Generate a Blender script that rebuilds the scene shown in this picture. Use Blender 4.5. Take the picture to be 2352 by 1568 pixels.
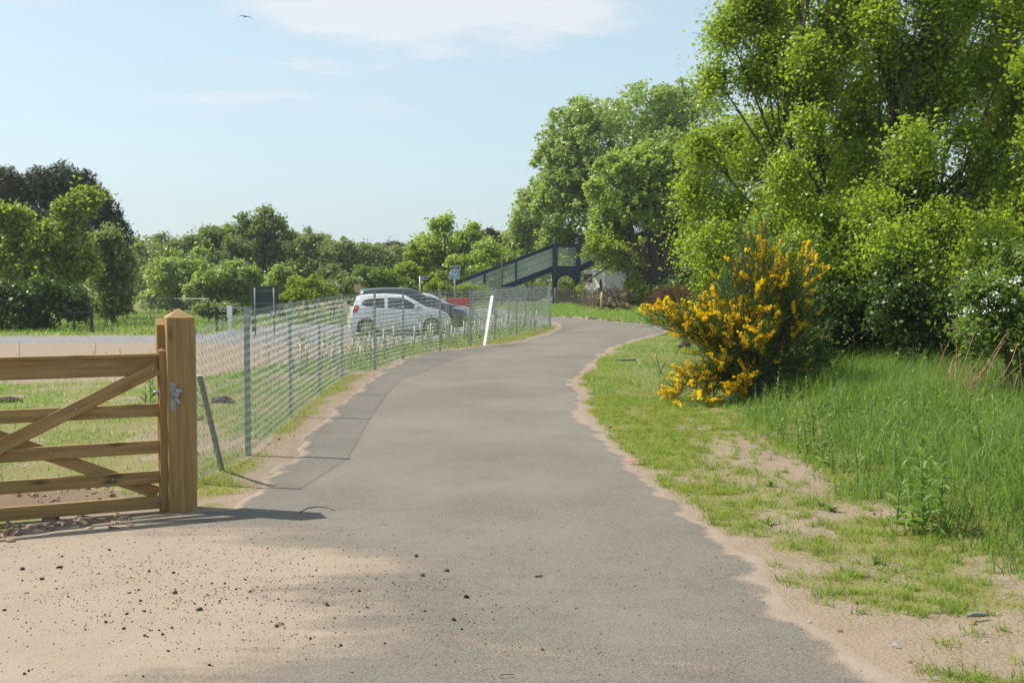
import bpy, bmesh, math, random
import numpy as np
from mathutils import Vector, Matrix

# ------------------------------------------------------------------ camera, world, sun, exposure
for o in list(bpy.data.objects):
    bpy.data.objects.remove(o)
SC = bpy.context.scene
COL = SC.collection
F = 2550.0                       # focal length in pixels of a 2352 px wide picture
HOR = 655.0                      # row of the true horizon
CAMH = 1.65
PITCH = math.atan((784.0 - HOR) / F)
cam_d = bpy.data.cameras.new('camera')
cam = bpy.data.objects.new('camera', cam_d)
COL.objects.link(cam)
cam.location = (0, 0, CAMH)
cam.rotation_euler = (math.pi / 2 - PITCH, 0, 0)
cam_d.sensor_width = 36.0
cam_d.lens = 36.0 * F / 2352.0
cam_d.clip_start = 0.1
cam_d.clip_end = 3000
SC.camera = cam

SUN = Vector((-0.71, 0.20, 1.0)).normalized()
SUN_EL = math.asin(SUN.z)
SUN_AZ = math.atan2(SUN.x, SUN.y)
sd_ = bpy.data.lights.new('sun', 'SUN')
sd_.energy = 4.6
sd_.angle = math.radians(0.53)
sd_.color = (1.0, 0.95, 0.86)
so_ = bpy.data.objects.new('sun', sd_)
COL.objects.link(so_)
so_.location = (-20, 5, 30)
so_.rotation_euler = SUN.to_track_quat('Z', 'Y').to_euler()

SC.view_settings.view_transform = 'Standard'
SC.view_settings.look = 'None'
SC.view_settings.gamma = 1.0
SC.view_settings.exposure = 0.60

W = bpy.data.worlds.new('World')
SC.world = W
W.use_nodes = True
wt = W.node_tree
wt.nodes.clear()


def build_world():
    N, L = wt.nodes, wt.links
    out = N.new('ShaderNodeOutputWorld')
    bg = N.new('ShaderNodeBackground')
    bg.inputs['Strength'].default_value = 0.100
    sky = N.new('ShaderNodeTexSky')
    sky.sky_type = 'NISHITA'
    sky.sun_disc = False
    sky.sun_elevation = SUN_EL
    sky.sun_rotation = SUN_AZ
    sky.air_density = 1.0
    sky.dust_density = 1.6
    sky.ozone_density = 1.6
    tc = N.new('ShaderNodeTexCoord')
    sep = N.new('ShaderNodeSeparateXYZ')
    L.new(tc.outputs['Generated'], sep.inputs[0])

    def math_(op, a, b=None, clamp=False):
        m = N.new('ShaderNodeMath')
        m.operation = op
        m.use_clamp = clamp
        for i, v in enumerate((a, b)):
            if v is None:
                continue
            if isinstance(v, (int, float)):
                m.inputs[i].default_value = v
            else:
                L.new(v, m.inputs[i])
        return m.outputs[0]
    zc = math_('MAXIMUM', sep.outputs['Z'], 0.03)
    px = math_('DIVIDE', sep.outputs['X'], zc)
    py = math_('DIVIDE', sep.outputs['Y'], zc)
    cb = N.new('ShaderNodeCombineXYZ')
    L.new(px, cb.inputs[0])
    L.new(py, cb.inputs[1])
    nz = N.new('ShaderNodeTexNoise')
    nz.inputs['Scale'].default_value = 1.9
    nz.inputs['Detail'].default_value = 7
    nz.inputs['Roughness'].default_value = 0.62
    L.new(cb.outputs[0], nz.inputs['Vector'])

    def blob(cx, cy, rx, ry, amp):
        dx = math_('DIVIDE', math_('SUBTRACT', px, cx), rx)
        dy = math_('DIVIDE', math_('SUBTRACT', py, cy), ry)
        r2 = math_('ADD', math_('MULTIPLY', dx, dx), math_('MULTIPLY', dy, dy))
        k = math_('SUBTRACT', 1.0, r2, True)
        return math_('MULTIPLY', k, amp)
    s = math_('ADD', blob(-0.26, 4.05, 0.95, 1.0, 0.56), blob(-1.35, 6.15, 1.1, 0.9, 0.20))
    s = math_('ADD', s, blob(-0.95, 5.1, 0.8, 0.35, 0.18))
    s = math_('ADD', s, blob(-1.75, 3.85, 0.35, 0.3, 0.30))
    s = math_('ADD', s, nz.outputs['Fac'])
    mr = N.new('ShaderNodeMapRange')
    mr.interpolation_type = 'SMOOTHSTEP'
    mr.inputs['From Min'].default_value = 0.60
    mr.inputs['From Max'].default_value = 0.98
    mr.inputs['To Max'].default_value = 0.62
    L.new(s, mr.inputs['Value'])
    # thin milky veil of a hazy May day
    hs = N.new('ShaderNodeHueSaturation')
    hs.inputs['Hue'].default_value = 0.488
    hs.inputs['Saturation'].default_value = 0.74
    hs.inputs['Value'].default_value = 1.0
    L.new(sky.outputs[0], hs.inputs['Color'])
    veil = N.new('ShaderNodeMixRGB')
    veil.inputs['Fac'].default_value = 0.42
    veil.inputs['Color2'].default_value = (4.7, 6.2, 6.9, 1)
    L.new(hs.outputs[0], veil.inputs['Color1'])
    mx = N.new('ShaderNodeMixRGB')
    mx.inputs['Color2'].default_value = (6.2, 6.0, 6.15, 1)
    L.new(mr.outputs[0], mx.inputs['Fac'])
    L.new(veil.outputs[0], mx.inputs['Color1'])
    L.new(mx.outputs[0], bg.inputs['Color'])
    L.new(bg.outputs[0], out.inputs['Surface'])


build_world()

# ------------------------------------------------------------------ pixel helpers and terrain
RNG = np.random.default_rng(7)
FWD = np.array([0, math.cos(PITCH), -math.sin(PITCH)])
UPV = np.array([0, math.sin(PITCH), math.cos(PITCH)])


def ray(u, v):
    d = np.array([(u - 1176.0) / F, 0, 0]) - UPV * ((v - 784.0) / F) + FWD
    return d


def at(u, v, Y):
    d = ray(u, v)
    t = Y / d[1]
    return np.array([0, 0, CAMH]) + d * t


SLOPE = 0.009


def plane_pt(u, v):
    d = ray(u, v)
    t = CAMH / (SLOPE * d[1] - d[2])
    return np.array([0, 0, CAMH]) + d * t


def sstep(a, b, x):
    t = np.clip((x - a) / (b - a), 0, 1)
    return t * t * (3 - 2 * t)


def _hash(ix, iy, seed):
    h = (ix * 374761393 + iy * 668265263 + seed * 1442695041) & 0xFFFFFFFF
    h = ((h ^ (h >> 13)) * 1274126177) & 0xFFFFFFFF
    h = h ^ (h >> 16)
    return (h & 0xFFFFFF) / float(0xFFFFFF)


def vnoise(x, y, seed=0):
    x = np.asarray(x, float)
    y = np.asarray(y, float)
    ix = np.floor(x).astype(np.int64)
    iy = np.floor(y).astype(np.int64)
    fx = x - ix
    fy = y - iy
    fx = fx * fx * (3 - 2 * fx)
    fy = fy * fy * (3 - 2 * fy)
    a = _hash(ix, iy, seed)
    b = _hash(ix + 1, iy, seed)
    c = _hash(ix, iy + 1, seed)
    d = _hash(ix + 1, iy + 1, seed)
    return (a * (1 - fx) + b * fx) * (1 - fy) + (c * (1 - fx) + d * fx) * fy


def fbm(x, y, seed=0, oct=4):
    s = 0
    a = 0.5
    t = 0
    for i in range(oct):
        s = s + a * vnoise(np.asarray(x) * 2 ** i, np.asarray(y) * 2 ** i, seed + i * 17)
        t += a
        a *= 0.55
    return s / t


FENCE_PX = [(458, 1112), (580, 1045), (675, 957), (740, 905), (791, 870), (866, 848), (930, 826),
            (1014, 806), (1084, 795), (1140, 780), (1190, 769), (1230, 760), (1265, 752)]
FENCE = np.array([plane_pt(*p)[:2] for p in FENCE_PX])
XF_Y = np.concatenate([[-50, 6.0], FENCE[:, 1], [38, 46, 60, 400]])
XF_X = np.concatenate([[FENCE[0, 0] - .3, FENCE[0, 0] - .3], FENCE[:, 0], [1.5, 0.6, -1.2, -3]])
TALL_PX = [(1640, 945), (1700, 985), (1790, 1030), (1860, 1090), (1930, 1150), (2000, 1190), (2060, 1225),
           (2180, 1240), (2260, 1300), (2352, 1350), (2470, 1450), (2700, 1700)]
TALL = np.array([plane_pt(*p)[:2] for p in TALL_PX])
_o = np.argsort(TALL[:, 1])
XR_Y = np.concatenate([[-50], TALL[_o, 1], [18, 26, 400]])
XR_X = np.concatenate([[2.9], TALL[_o, 0], [4.0, 5.5, 7.0]])


def x_fence(y):
    return np.interp(y, XF_Y, XF_X)


def x_tall(y):
    return np.interp(y, XR_Y, XR_X)


ROAD_PX = [(-700, 1330), (0, 1238), (200, 1206), (330, 1186), (450, 1176), (540, 1168), (585, 1140), (640, 1085),
           (690, 1025), (722, 985), (770, 940), (800, 910), (850, 868), (940, 822), (1010, 806), (1110, 796), (1190, 786),
           (1250, 771), (1282, 757), (1286, 748), (1270, 739), (1180, 734), (1060, 731),
           (1060, 724), (1180, 725), (1268, 727), (1325, 728), (1345, 733), (1400, 738), (1480, 745), (1545, 752.5), (1700, 757),
           (1700, 764), (1580, 758), (1545, 760), (1500, 771), (1445, 784), (1400, 802), (1372, 820), (1350, 842), (1327, 862), (1318, 880),
           (1328, 908), (1340, 935), (1350, 950), (1375, 990), (1415, 1035), (1470, 1090), (1540, 1148), (1620, 1206),
           (1740, 1300), (1765, 1360), (1900, 1450), (2000, 1520), (2070, 1572), (2200, 1700)]
ROAD = [tuple(plane_pt(*p)[:2]) for p in ROAD_PX] + [(4.6, 0.5), (5.2, -9), (-10, -9), (-10, 4.4)]
ROAD = np.array(ROAD)


def road_sd(x, y):
    """signed distance to the road outline, negative inside"""
    x = np.asarray(x, float)
    y = np.asarray(y, float)
    best = np.full(x.shape, 1e9)
    inside = np.zeros(x.shape, bool)
    n = len(ROAD)
    for i in range(n):
        ax, ay = ROAD[i]
        bx, by = ROAD[(i + 1) % n]
        ex, ey = bx - ax, by - ay
        l2 = ex * ex + ey * ey + 1e-12
        t = np.clip(((x - ax) * ex + (y - ay) * ey) / l2, 0, 1)
        d = (x - ax - t * ex) ** 2 + (y - ay - t * ey) ** 2
        best = np.minimum(best, d)
        if abs(by - ay) > 1e-9:
            c = ((ay > y) != (by > y)) & (x < (bx - ax) * (y - ay) / (by - ay) + ax)
            inside ^= c
    d = np.sqrt(best)
    return np.where(inside, -d, d)


def gz(x, y):
    x = np.asarray(x, float)
    y = np.asarray(y, float)
    zr = SLOPE * np.clip(y, 0, 75)
    dl = x_fence(y) - x
    t = sstep(0.4, 4.5, dl) * sstep(11, 24, y)
    z = zr * (1 - t) + (-0.16) * t
    dr = x - x_tall(y)
    z = z + 0.22 * sstep(-0.1, 2.2, dr) * (1 - sstep(17, 24, y))
    return z


def gzr(x, y, sd=None):
    """terrain with small relief away from the tarmac"""
    z = gz(x, y)
    if sd is None:
        sd = road_sd(x, y)
    k = sstep(0.1, 0.8, sd)
    fade = 1.0
    z = z + k * fade * (0.05 * (fbm(np.asarray(x) * .9, np.asarray(y) * .9, 3) - .5) + 0.022 * (vnoise(np.asarray(x) * 5.5, np.asarray(y) * 5.5, 9) - .5))
    # churned bank of rubble behind the gate
    gx = np.asarray(x) + 4.2
    gy = np.asarray(y) - 7.9
    z = z + 0.05 * np.exp(-(gx / 1.6) ** 2 - (gy / .5) ** 2) * k
    return z


def ground(u, v):
    d = ray(u, v)
    p = plane_pt(u, v)
    for _ in range(25):
        zg = float(gz(p[0], p[1]))
        t = (zg - CAMH) / d[2] if d[2] < 0 else 100
        p = 0.5 * p + 0.5 * (np.array([0, 0, CAMH]) + d * t)
    p[2] = float(gzr(p[0], p[1]))
    return p


# ------------------------------------------------------------------ object helpers
def link(o):
    COL.objects.link(o)
    return o


def setp(o, label=None, cat=None, group=None, kind=None):
    if label:
        o['label'] = label
    if cat:
        o['category'] = cat
    if group:
        o['group'] = group
    if kind:
        o['kind'] = kind
    return o


def thing(name, label, cat, loc=(0, 0, 0), rotz=0.0, group=None):
    o = bpy.data.objects.new(name, None)
    o.empty_display_size = 0.1
    link(o)
    o.location = loc
    o.rotation_euler = (0, 0, rotz)
    return setp(o, label, cat, group)


def np_mesh(name, V, Fc, mat=None, tint=None, smooth=False, uvcols=None):
    """V (n,3); Fc (m,k) int array of equal-sized faces"""
    V = np.ascontiguousarray(V, np.float32)
    Fc = np.ascontiguousarray(Fc, np.int32)
    me = bpy.data.meshes.new(name)
    me.vertices.add(len(V))
    me.vertices.foreach_set('co', V.ravel())
    k = Fc.shape[1]
    me.loops.add(Fc.size)
    me.loops.foreach_set('vertex_index', Fc.ravel())
    me.polygons.add(len(Fc))
    me.polygons.foreach_set('loop_start', np.arange(0, Fc.size, k, dtype=np.int32))
    me.polygons.foreach_set('loop_total', np.full(len(Fc), k, np.int32))
    if tint is not None:
        a = me.attributes.new('tint', 'FLOAT', 'FACE')
        a.data.foreach_set('value', np.ascontiguousarray(tint, np.float32))
    me.update(calc_edges=True)
    if smooth:
        me.polygons.foreach_set('use_smooth', np.ones(len(Fc), bool))
    if mat:
        me.materials.append(mat)
    return me


def add_obj(name, me, parent=None, loc=None, rot=None):
    o = bpy.data.objects.new(name, me)
    link(o)
    if parent is not None:
        o.parent = parent
    if loc is not None:
        o.location = loc
    if rot is not None:
        o.rotation_euler = rot
    return o


class MB:
    """collects simple solids into one mesh"""
    def __init__(s):
        s.V = []
        s.F = []

    def quad_box(s, pts):       # 8 points, bottom 4 then top 4
        b = len(s.V)
        s.V += [tuple(p) for p in pts]
        for f in ((0, 3, 2, 1), (4, 5, 6, 7), (0, 1, 5, 4), (1, 2, 6, 5), (2, 3, 7, 6), (3, 0, 4, 7)):
            s.F.append(tuple(b + i for i in f))
        return s

    def box(s, x0, x1, y0, y1, z0, z1, bev=0.0):
        if bev > 0:
            bm = bmesh.new()
            bmesh.ops.create_cube(bm, size=1)
            for v in bm.verts:
                v.co = ((x0 + x1) / 2 + v.co.x * (x1 - x0), (y0 + y1) / 2 + v.co.y * (y1 - y0), (z0 + z1) / 2 + v.co.z * (z1 - z0))
            bmesh.ops.bevel(bm, geom=bm.edges[:], offset=bev, segments=2, affect='EDGES', profile=.6)
            b = len(s.V)
            bm.verts.index_update()
            s.V += [tuple(v.co) for v in bm.verts]
            s.F += [tuple(b + v.index for v in f.verts) for f in bm.faces]
            bm.free()
            return s
        return s.quad_box([(x0, y0, z0), (x1, y0, z0), (x1, y1, z0), (x0, y1, z0), (x0, y0, z1), (x1, y0, z1), (x1, y1, z1), (x0, y1, z1)])

    def bar(s, a, b, w, h, up=(0, 0, 1)):
        """rectangular bar from a to b; w across, h along up"""
        a = Vector(a)
        b = Vector(b)
        d = (b - a).normalized()
        u = Vector(up)
        x = d.cross(u)
        if x.length < 1e-5:
            x = d.cross(Vector((0, 1, 0)))
        x.normalize()
        u = x.cross(d).normalized()
        x *= w / 2
        u = u * (h / 2)
        return s.quad_box([a - x - u, a + x - u, b + x - u, b - x - u, a - x + u, a + x + u, b + x + u, b - x + u])

    def tube(s, pts, rad, n=8, cap=True):
        pts = [Vector(p) for p in pts]
        m = len(pts)
        if not hasattr(rad, '__len__'):
            rad = [rad] * m
        b = len(s.V)
        ref = Vector((0.31, 0.87, 0.2)).normalized()
        for i, p in enumerate(pts):
            d = (pts[min(i + 1, m - 1)] - pts[max(i - 1, 0)])
            if d.length < 1e-9:
                d = Vector((0, 0, 1))
            d.normalize()
            x = d.cross(ref)
            if x.length < 1e-3:
                x = d.cross(Vector((1, 0, 0)))
            x.normalize()
            y = d.cross(x)
            for k in range(n):
                a = 2 * math.pi * k / n
                s.V.append(tuple(p + (x * math.cos(a) + y * math.sin(a)) * rad[i]))
        for i in range(m - 1):
            for k in range(n):
                k2 = (k + 1) % n
                s.F.append((b + i * n + k, b + i * n + k2, b + (i + 1) * n + k2, b + (i + 1) * n + k))
        if cap:
            s.F.append(tuple(b + k for k in reversed(range(n))))
            s.F.append(tuple(b + (m - 1) * n + k for k in range(n)))
        return s

    def lathe(s, prof, n=16, axis='z', center=(0, 0, 0)):
        b = len(s.V)
        c = Vector(center)
        for (r, h) in prof:
            for k in range(n):
                a = 2 * math.pi * k / n
                if axis == 'z':
                    p = (r * math.cos(a), r * math.sin(a), h)
                elif axis == 'y':
                    p = (r * math.cos(a), h, r * math.sin(a))
                else:
                    p = (h, r * math.cos(a), r * math.sin(a))
                s.V.append(tuple(c + Vector(p)))
        for i in range(len(prof) - 1):
            for k in range(n):
                k2 = (k + 1) % n
                s.F.append((b + i * n + k, b + i * n + k2, b + (i + 1) * n + k2, b + (i + 1) * n + k))
        return s

    def poly(s, pts):
        b = len(s.V)
        s.V += [tuple(p) for p in pts]
        s.F.append(tuple(range(b, b + len(pts))))
        return s

    def prism(s, pts2, y0, y1):
        """outline in (x,z) extruded along y"""
        n = len(pts2)
        b = len(s.V)
        s.V += [(p[0], y0, p[1]) for p in pts2] + [(p[0], y1, p[1]) for p in pts2]
        s.F.append(tuple(range(b, b + n)))
        s.F.append(tuple(b + n + i for i in reversed(range(n))))
        for i in range(n):
            j = (i + 1) % n
            s.F.append((b + j, b + i, b + n + i, b + n + j))
        return s

    def build(s, name, mat, parent=None, smooth=False, bevel=0.0, loc=None, rot=None):
        me = s.mesh(name, mat, smooth, bevel)
        return add_obj(name, me, parent, loc, rot)

    def mesh(s, name, mat, smooth=False, bevel=0.0):
        me = bpy.data.meshes.new(name)
        me.from_pydata(s.V, [], s.F)
        bm = bmesh.new()
        bm.from_mesh(me)
        bmesh.ops.recalc_face_normals(bm, faces=bm.faces)
        if bevel > 0:
            bmesh.ops.bevel(bm, geom=bm.edges[:], offset=bevel, segments=2, affect='EDGES', profile=.6)
        bm.to_mesh(me)
        bm.free()
        if mat:
            me.materials.append(mat)
        if smooth:
            me.polygons.foreach_set('use_smooth', np.ones(len(me.polygons), bool))
        me.update()
        return me


def copy_tree(o, parent=None):
    c = o.copy()
    COL.objects.link(c)
    c.parent = parent
    for ch in o.children:
        copy_tree(ch, c)
    return c


# ------------------------------------------------------------------ materials
class NB:
    def __init__(s, name):
        s.m = bpy.data.materials.new(name)
        s.m.use_nodes = True
        s.t = s.m.node_tree
        s.t.nodes.clear()
        s.out = s.t.nodes.new('ShaderNodeOutputMaterial')

    def n(s, typ, ins=None, **kw):
        nd = s.t.nodes.new(typ)
        for k, v in kw.items():
            setattr(nd, k, v)
        for k, v in (ins or {}).items():
            s.set(nd.inputs[k], v)
        return nd

    def set(s, sock, v):
        if isinstance(v, bpy.types.NodeSocket):
            s.t.links.new(v, sock)
        elif isinstance(v, (tuple, list)) and len(v) == 3 and sock.type == 'RGBA':
            sock.default_value = (*v, 1)
        else:
            sock.default_value = v

    def mix(s, fac, a, b, mode='MIX'):
        nd = s.n('ShaderNodeMixRGB', {'Fac': fac, 'Color1': a, 'Color2': b}, blend_type=mode)
        return nd.outputs[0]

    def math(s, op, a, b=0.0, clamp=False):
        nd = s.n('ShaderNodeMath', {0: a, 1: b}, operation=op, use_clamp=clamp)
        return nd.outputs[0]

    def noise(s, vec, scale, detail=4, rough=.55, dist=0.0):
        nd = s.n('ShaderNodeTexNoise', {'Vector': vec, 'Scale': scale, 'Detail': detail, 'Roughness': rough, 'Distortion': dist})
        return nd.outputs['Fac']

    def ramp(s, v, a, b, lo=0.0, hi=1.0, smooth=True):
        nd = s.n('ShaderNodeMapRange', {'Value': v, 'From Min': a, 'From Max': b, 'To Min': lo, 'To Max': hi})
        if smooth:
            nd.interpolation_type = 'SMOOTHSTEP'
        return nd.outputs[0]

    def coord(s, which='Object'):
        return s.n('ShaderNodeTexCoord').outputs[which]

    def mapping(s, vec, scale=(1, 1, 1), rot=(0, 0, 0), loc=(0, 0, 0)):
        return s.n('ShaderNodeMapping', {'Vector': vec, 'Scale': scale, 'Rotation': rot, 'Location': loc}).outputs[0]

    def bump(s, h, strength=.3, dist=.01):
        return s.n('ShaderNodeBump', {'Height': h, 'Strength': strength, 'Distance': dist}).outputs[0]

    def principled(s, color, rough=.6, metal=0.0, normal=None, spec=.5, **kw):
        ins = {'Base Color': color, 'Roughness': rough, 'Metallic': metal, 'Specular IOR Level': spec}
        if normal is not None:
            ins['Normal'] = normal
        ins.update(kw)
        return s.n('ShaderNodeBsdfPrincipled', ins)

    def done(s, sh):
        s.t.links.new(sh.outputs[0], s.out.inputs['Surface'])
        return s.m


def plain(name, color, rough=.6, metal=0.0, var=.12, scale=6.0, spec=.5, bump=0.0):
    b = NB(name)
    c = b.coord()
    nz = b.noise(c, scale, 5, .6)
    col = b.mix(b.ramp(nz, .3, .7), tuple(max(0, x * (1 - var)) for x in color), tuple(min(1, x * (1 + var)) for x in color))
    nr = b.bump(b.noise(c, scale * 6, 3), bump, .004) if bump else None
    return b.done(b.principled(col, rough, metal, nr, spec))


def leaf_mat(name, dark, light, trans=.38, rough=.42, spec=.35, gloss=1.0, third=None):
    b = NB(name)
    at_ = b.n('ShaderNodeAttribute', attribute_name='tint').outputs['Fac']
    col = b.mix(at_, dark, light)
    if third:
        col = b.mix(b.ramp(at_, .93, .97), col, third)
    p = b.principled(col, rough, 0, None, spec)
    tcol = b.mix(.6, col, (col_scale(light, 1.35)[0], col_scale(light, 1.45)[1], col_scale(light, .5)[2]))
    t = b.n('ShaderNodeBsdfTranslucent', {'Color': tcol})
    m = b.n('ShaderNodeMixShader', {0: trans})
    b.t.links.new(p.outputs[0], m.inputs[1])
    b.t.links.new(t.outputs[0], m.inputs[2])
    return b.done(m)


def col_scale(c, k):
    return tuple(min(1.0, x * k) for x in c)


def wood_mat(name, axis='x', base=(.37, .232, .090), dark=(.255, .152, .057), green=.22):
    b = NB(name)
    c = b.coord()
    rnd = b.n('ShaderNodeObjectInfo').outputs['Random']
    off = b.n('ShaderNodeCombineXYZ', {0: b.math('MULTIPLY', rnd, 37.0), 1: b.math('MULTIPLY', rnd, 11.0), 2: b.math('MULTIPLY', rnd, 5.0)}).outputs[0]
    cv = b.n('ShaderNodeVectorMath', {0: c, 1: off}, operation='ADD').outputs[0]
    sc = {'x': (1.2, 22, 22), 'z': (22, 22, 1.2)}[axis]
    mp = b.mapping(cv, sc)
    g1 = b.noise(mp, 1.6, 5, .6, .6)
    g2 = b.noise(b.mapping(cv, tuple(k * 3 for k in sc)), 2.4, 3, .6)
    blot = b.noise(cv, 2.2, 4, .6)
    kn = b.n('ShaderNodeTexVoronoi', {'Vector': b.mapping(cv, {'x': (2.6, 9, 9), 'z': (7, 7, 2.2)}[axis]), 'Scale': 1.0}).outputs['Distance']
    col = b.mix(b.ramp(g1, .34, .66), dark, base)
    col = b.mix(b.math('MULTIPLY', b.ramp(g2, .55, .75), .35), col, col_scale(dark, .8))
    col = b.mix(b.math('MULTIPLY', b.ramp(blot, .45, .7), green), col, (.20, .19, .07))
    col = b.mix(b.math('MULTIPLY', b.ramp(kn, .24, .07), .85), col, (.085, .045, .02))
    nr = b.bump(b.math('ADD', g1, g2), .35, .003)
    return b.done(b.principled(col, .72, 0, nr, .3))

# ------------------------------------------------------------------ ground
def axis(lo, fa, fb, hi, step, growth=1.06, cap=12.0):
    mid = list(np.arange(fa, fb, step))
    up = []
    v, s = mid[-1], step
    while v < hi:
        s = min(s * growth, cap)
        v += s
        up.append(v)
    dn = []
    v, s = mid[0], step
    while v > lo:
        s = min(s * growth, cap)
        v -= s
        dn.append(v)
    return np.array(dn[::-1] + mid + up)


def grid_faces(nx, ny, keep=None):
    i = np.arange(nx - 1)
    j = np.arange(ny - 1)
    I, J = np.meshgrid(i, j)
    a = (J * nx + I).ravel()
    Fc = np.stack([a, a + 1, a + nx + 1, a + nx], 1)
    if keep is not None:
        Fc = Fc[keep]
    return Fc


def cover(x, y, sd):
    """grass (0..1), gravel, soil amounts of the ground"""
    n1 = fbm(x * .55, y * .55, 21)
    n2 = fbm(x * 2.1, y * 2.1, 22)
    xf = x_fence(y)
    left = (x < xf + .02) & (y > 7.2)
    strip = (~left) & (x < np.where(y < 36, xf + 1.6, -99)) & (y > 8.0) & (sd > 0) & (x < 2.2)
    right = (~left) & (~strip) & (sd > 0)
    xt = x_tall(y)
    near = 1 - sstep(12.5, 16.5, y)
    g = np.zeros_like(x)
    gr = np.zeros_like(x)
    so = np.zeros_like(x)
    # right verge
    edge = sstep(.0, .22, sd + .55 * (n2 - .5))
    patch = sstep(.38, .58, .5 * n1 + .5 * n2 + .05)
    gv = edge * ((1 - near) * (.72 + .28 * patch) + near * (.32 + .60 * patch))
    c1, c2 = plane_pt(1745, 1060), plane_pt(2240, 1450)
    bare = np.exp(-((x - c1[0]) / .55) ** 2 - ((y - c1[1]) / 1.5) ** 2) + (.6 * np.exp(-((x - c2[0]) / .35) ** 2 - ((y - c2[1]) / .35) ** 2))
    bare = np.clip(bare * (.7 + .8 * n2), 0, 1)
    gv = gv * (1 - .85 * bare)
    tall = sstep(-.15, .35, x - xt + .5 * (n2 - .5))
    gv = np.maximum(gv, tall)
    g = np.where(right, gv, g)
    # strip between fence and tarmac
    gs = sstep(.05, .38, sd + .35 * (n2 - .5)) * (.50 + .50 * patch + .35 * sstep(14, 20, y))
    g = np.where(strip, np.clip(gs, 0, 1), g)
    # paddock and car park on the left
    dfen = xf - x
    pad = (1 - sstep(19.0, 21.5, y + 1.6 * (n1 - .5) * 2))
    pad = np.maximum(pad, (1 - sstep(1.6, 3.2, dfen + (n2 - .5))) * (1 - sstep(35, 38, y)))
    pg = pad * (.42 + .55 * patch)
    pg = pg * sstep(.0, .5, sd + .4 * (n2 - .5))
    ex, ey = x + 4.4, y - 8.1
    rub = np.exp(-(ex / 1.9) ** 2 - (ey / .55) ** 4)
    pg = pg * (1 - .85 * rub)
    far = sstep(38.6, 40.2, y + .16 * (x + 17.8) * -1 + .8 * (n2 - .5)) * sstep(-10.5, -12.2, x)
    far = np.maximum(far, sstep(50.5, 52.5, y + (n2 - .5)) * sstep(-2, -5, x))
    far = np.maximum(far, sstep(54, 58, y) * 1.0)
    pg = np.maximum(pg, far)
    g = np.where(left, pg, g)
    gvl = sstep(33.0, 36.5, y + 3.0 * (n1 - .5)) * (1 - far) * left
    gvl = np.maximum(gvl, .35 * left * sstep(24, 30, y) * sstep(.5, .62, n2) * (x > -9))
    gr = np.where(left, gvl, gr)
    so = np.where(left, rub, 0)
    so = np.maximum(so, tall * right * .85)
    so = np.maximum(so, bare * right * .42)
    # far side of the junction
    g = np.where((y > 38) & (sd > 0) & ~left, np.maximum(g, sstep(.1, .6, sd + .3 * (n2 - .5))), g)
    return np.clip(g, 0, 1), np.clip(gr, 0, 1), np.clip(so, 0, 1)


def ground_mat():
    b = NB('earth_and_grass')
    c = b.coord()
    cv = b.n('ShaderNodeVertexColor', layer_name='cover').outputs['Color']
    sp = b.n('ShaderNodeSeparateColor', {0: cv})
    gr, gv, so = sp.outputs[0], sp.outputs[1], sp.outputs[2]
    n_big = b.noise(c, .6, 4)
    n_mid = b.noise(c, 5.0, 5, .6)
    n_fin = b.noise(c, 45.0, 4, .65)
    n_vf = b.noise(c, 160.0, 2, .6)
    sand = b.mix(n_mid, (.212, .157, .109), (.308, .237, .176))
    sand = b.mix(b.math('MULTIPLY', b.ramp(n_fin, .52, .74), .55), sand, (.15, .105, .07))
    sand = b.mix(b.math('MULTIPLY', b.ramp(n_vf, .62, .72), .45), sand, (.36, .31, .26))
    stones = b.n('ShaderNodeTexVoronoi', {'Vector': c, 'Scale': 26.0})
    grav = b.mix(b.n('ShaderNodeSeparateColor', {0: stones.outputs['Color']}).outputs[0], (.10, .10, .10), (.29, .285, .28))
    grav = b.mix(b.ramp(n_big, .45, .7, 0, .5), grav, (.26, .205, .16))
    soil = b.mix(n_fin, (.09, .06, .038), (.22, .15, .10))
    moss = b.mix(n_mid, (.13, .135, .028), (.215, .20, .045))
    moss = b.mix(b.ramp(n_fin, .45, .7), moss, (.08, .105, .022))
    col = b.mix(b.ramp(b.math('ADD', gv, b.math('MULTIPLY', b.math('SUBTRACT', n_mid, .5), .5)), .4, .6), sand, grav)
    col = b.mix(b.ramp(b.math('ADD', so, b.math('MULTIPLY', b.math('SUBTRACT', n_fin, .5), .8)), .35, .65, 0, .85), col, soil)
    gm = b.math('ADD', gr, b.math('MULTIPLY', b.math('SUBTRACT', n_fin, .5), .9))
    col = b.mix(b.ramp(gm, .40, .80, 0, .72), col, moss)
    h = b.math('ADD', b.math('MULTIPLY', n_fin, .7), b.math('MULTIPLY', n_mid, .5))
    nr = b.bump(h, .75, .03)
    return b.done(b.principled(col, .92, 0, nr, .15))


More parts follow.
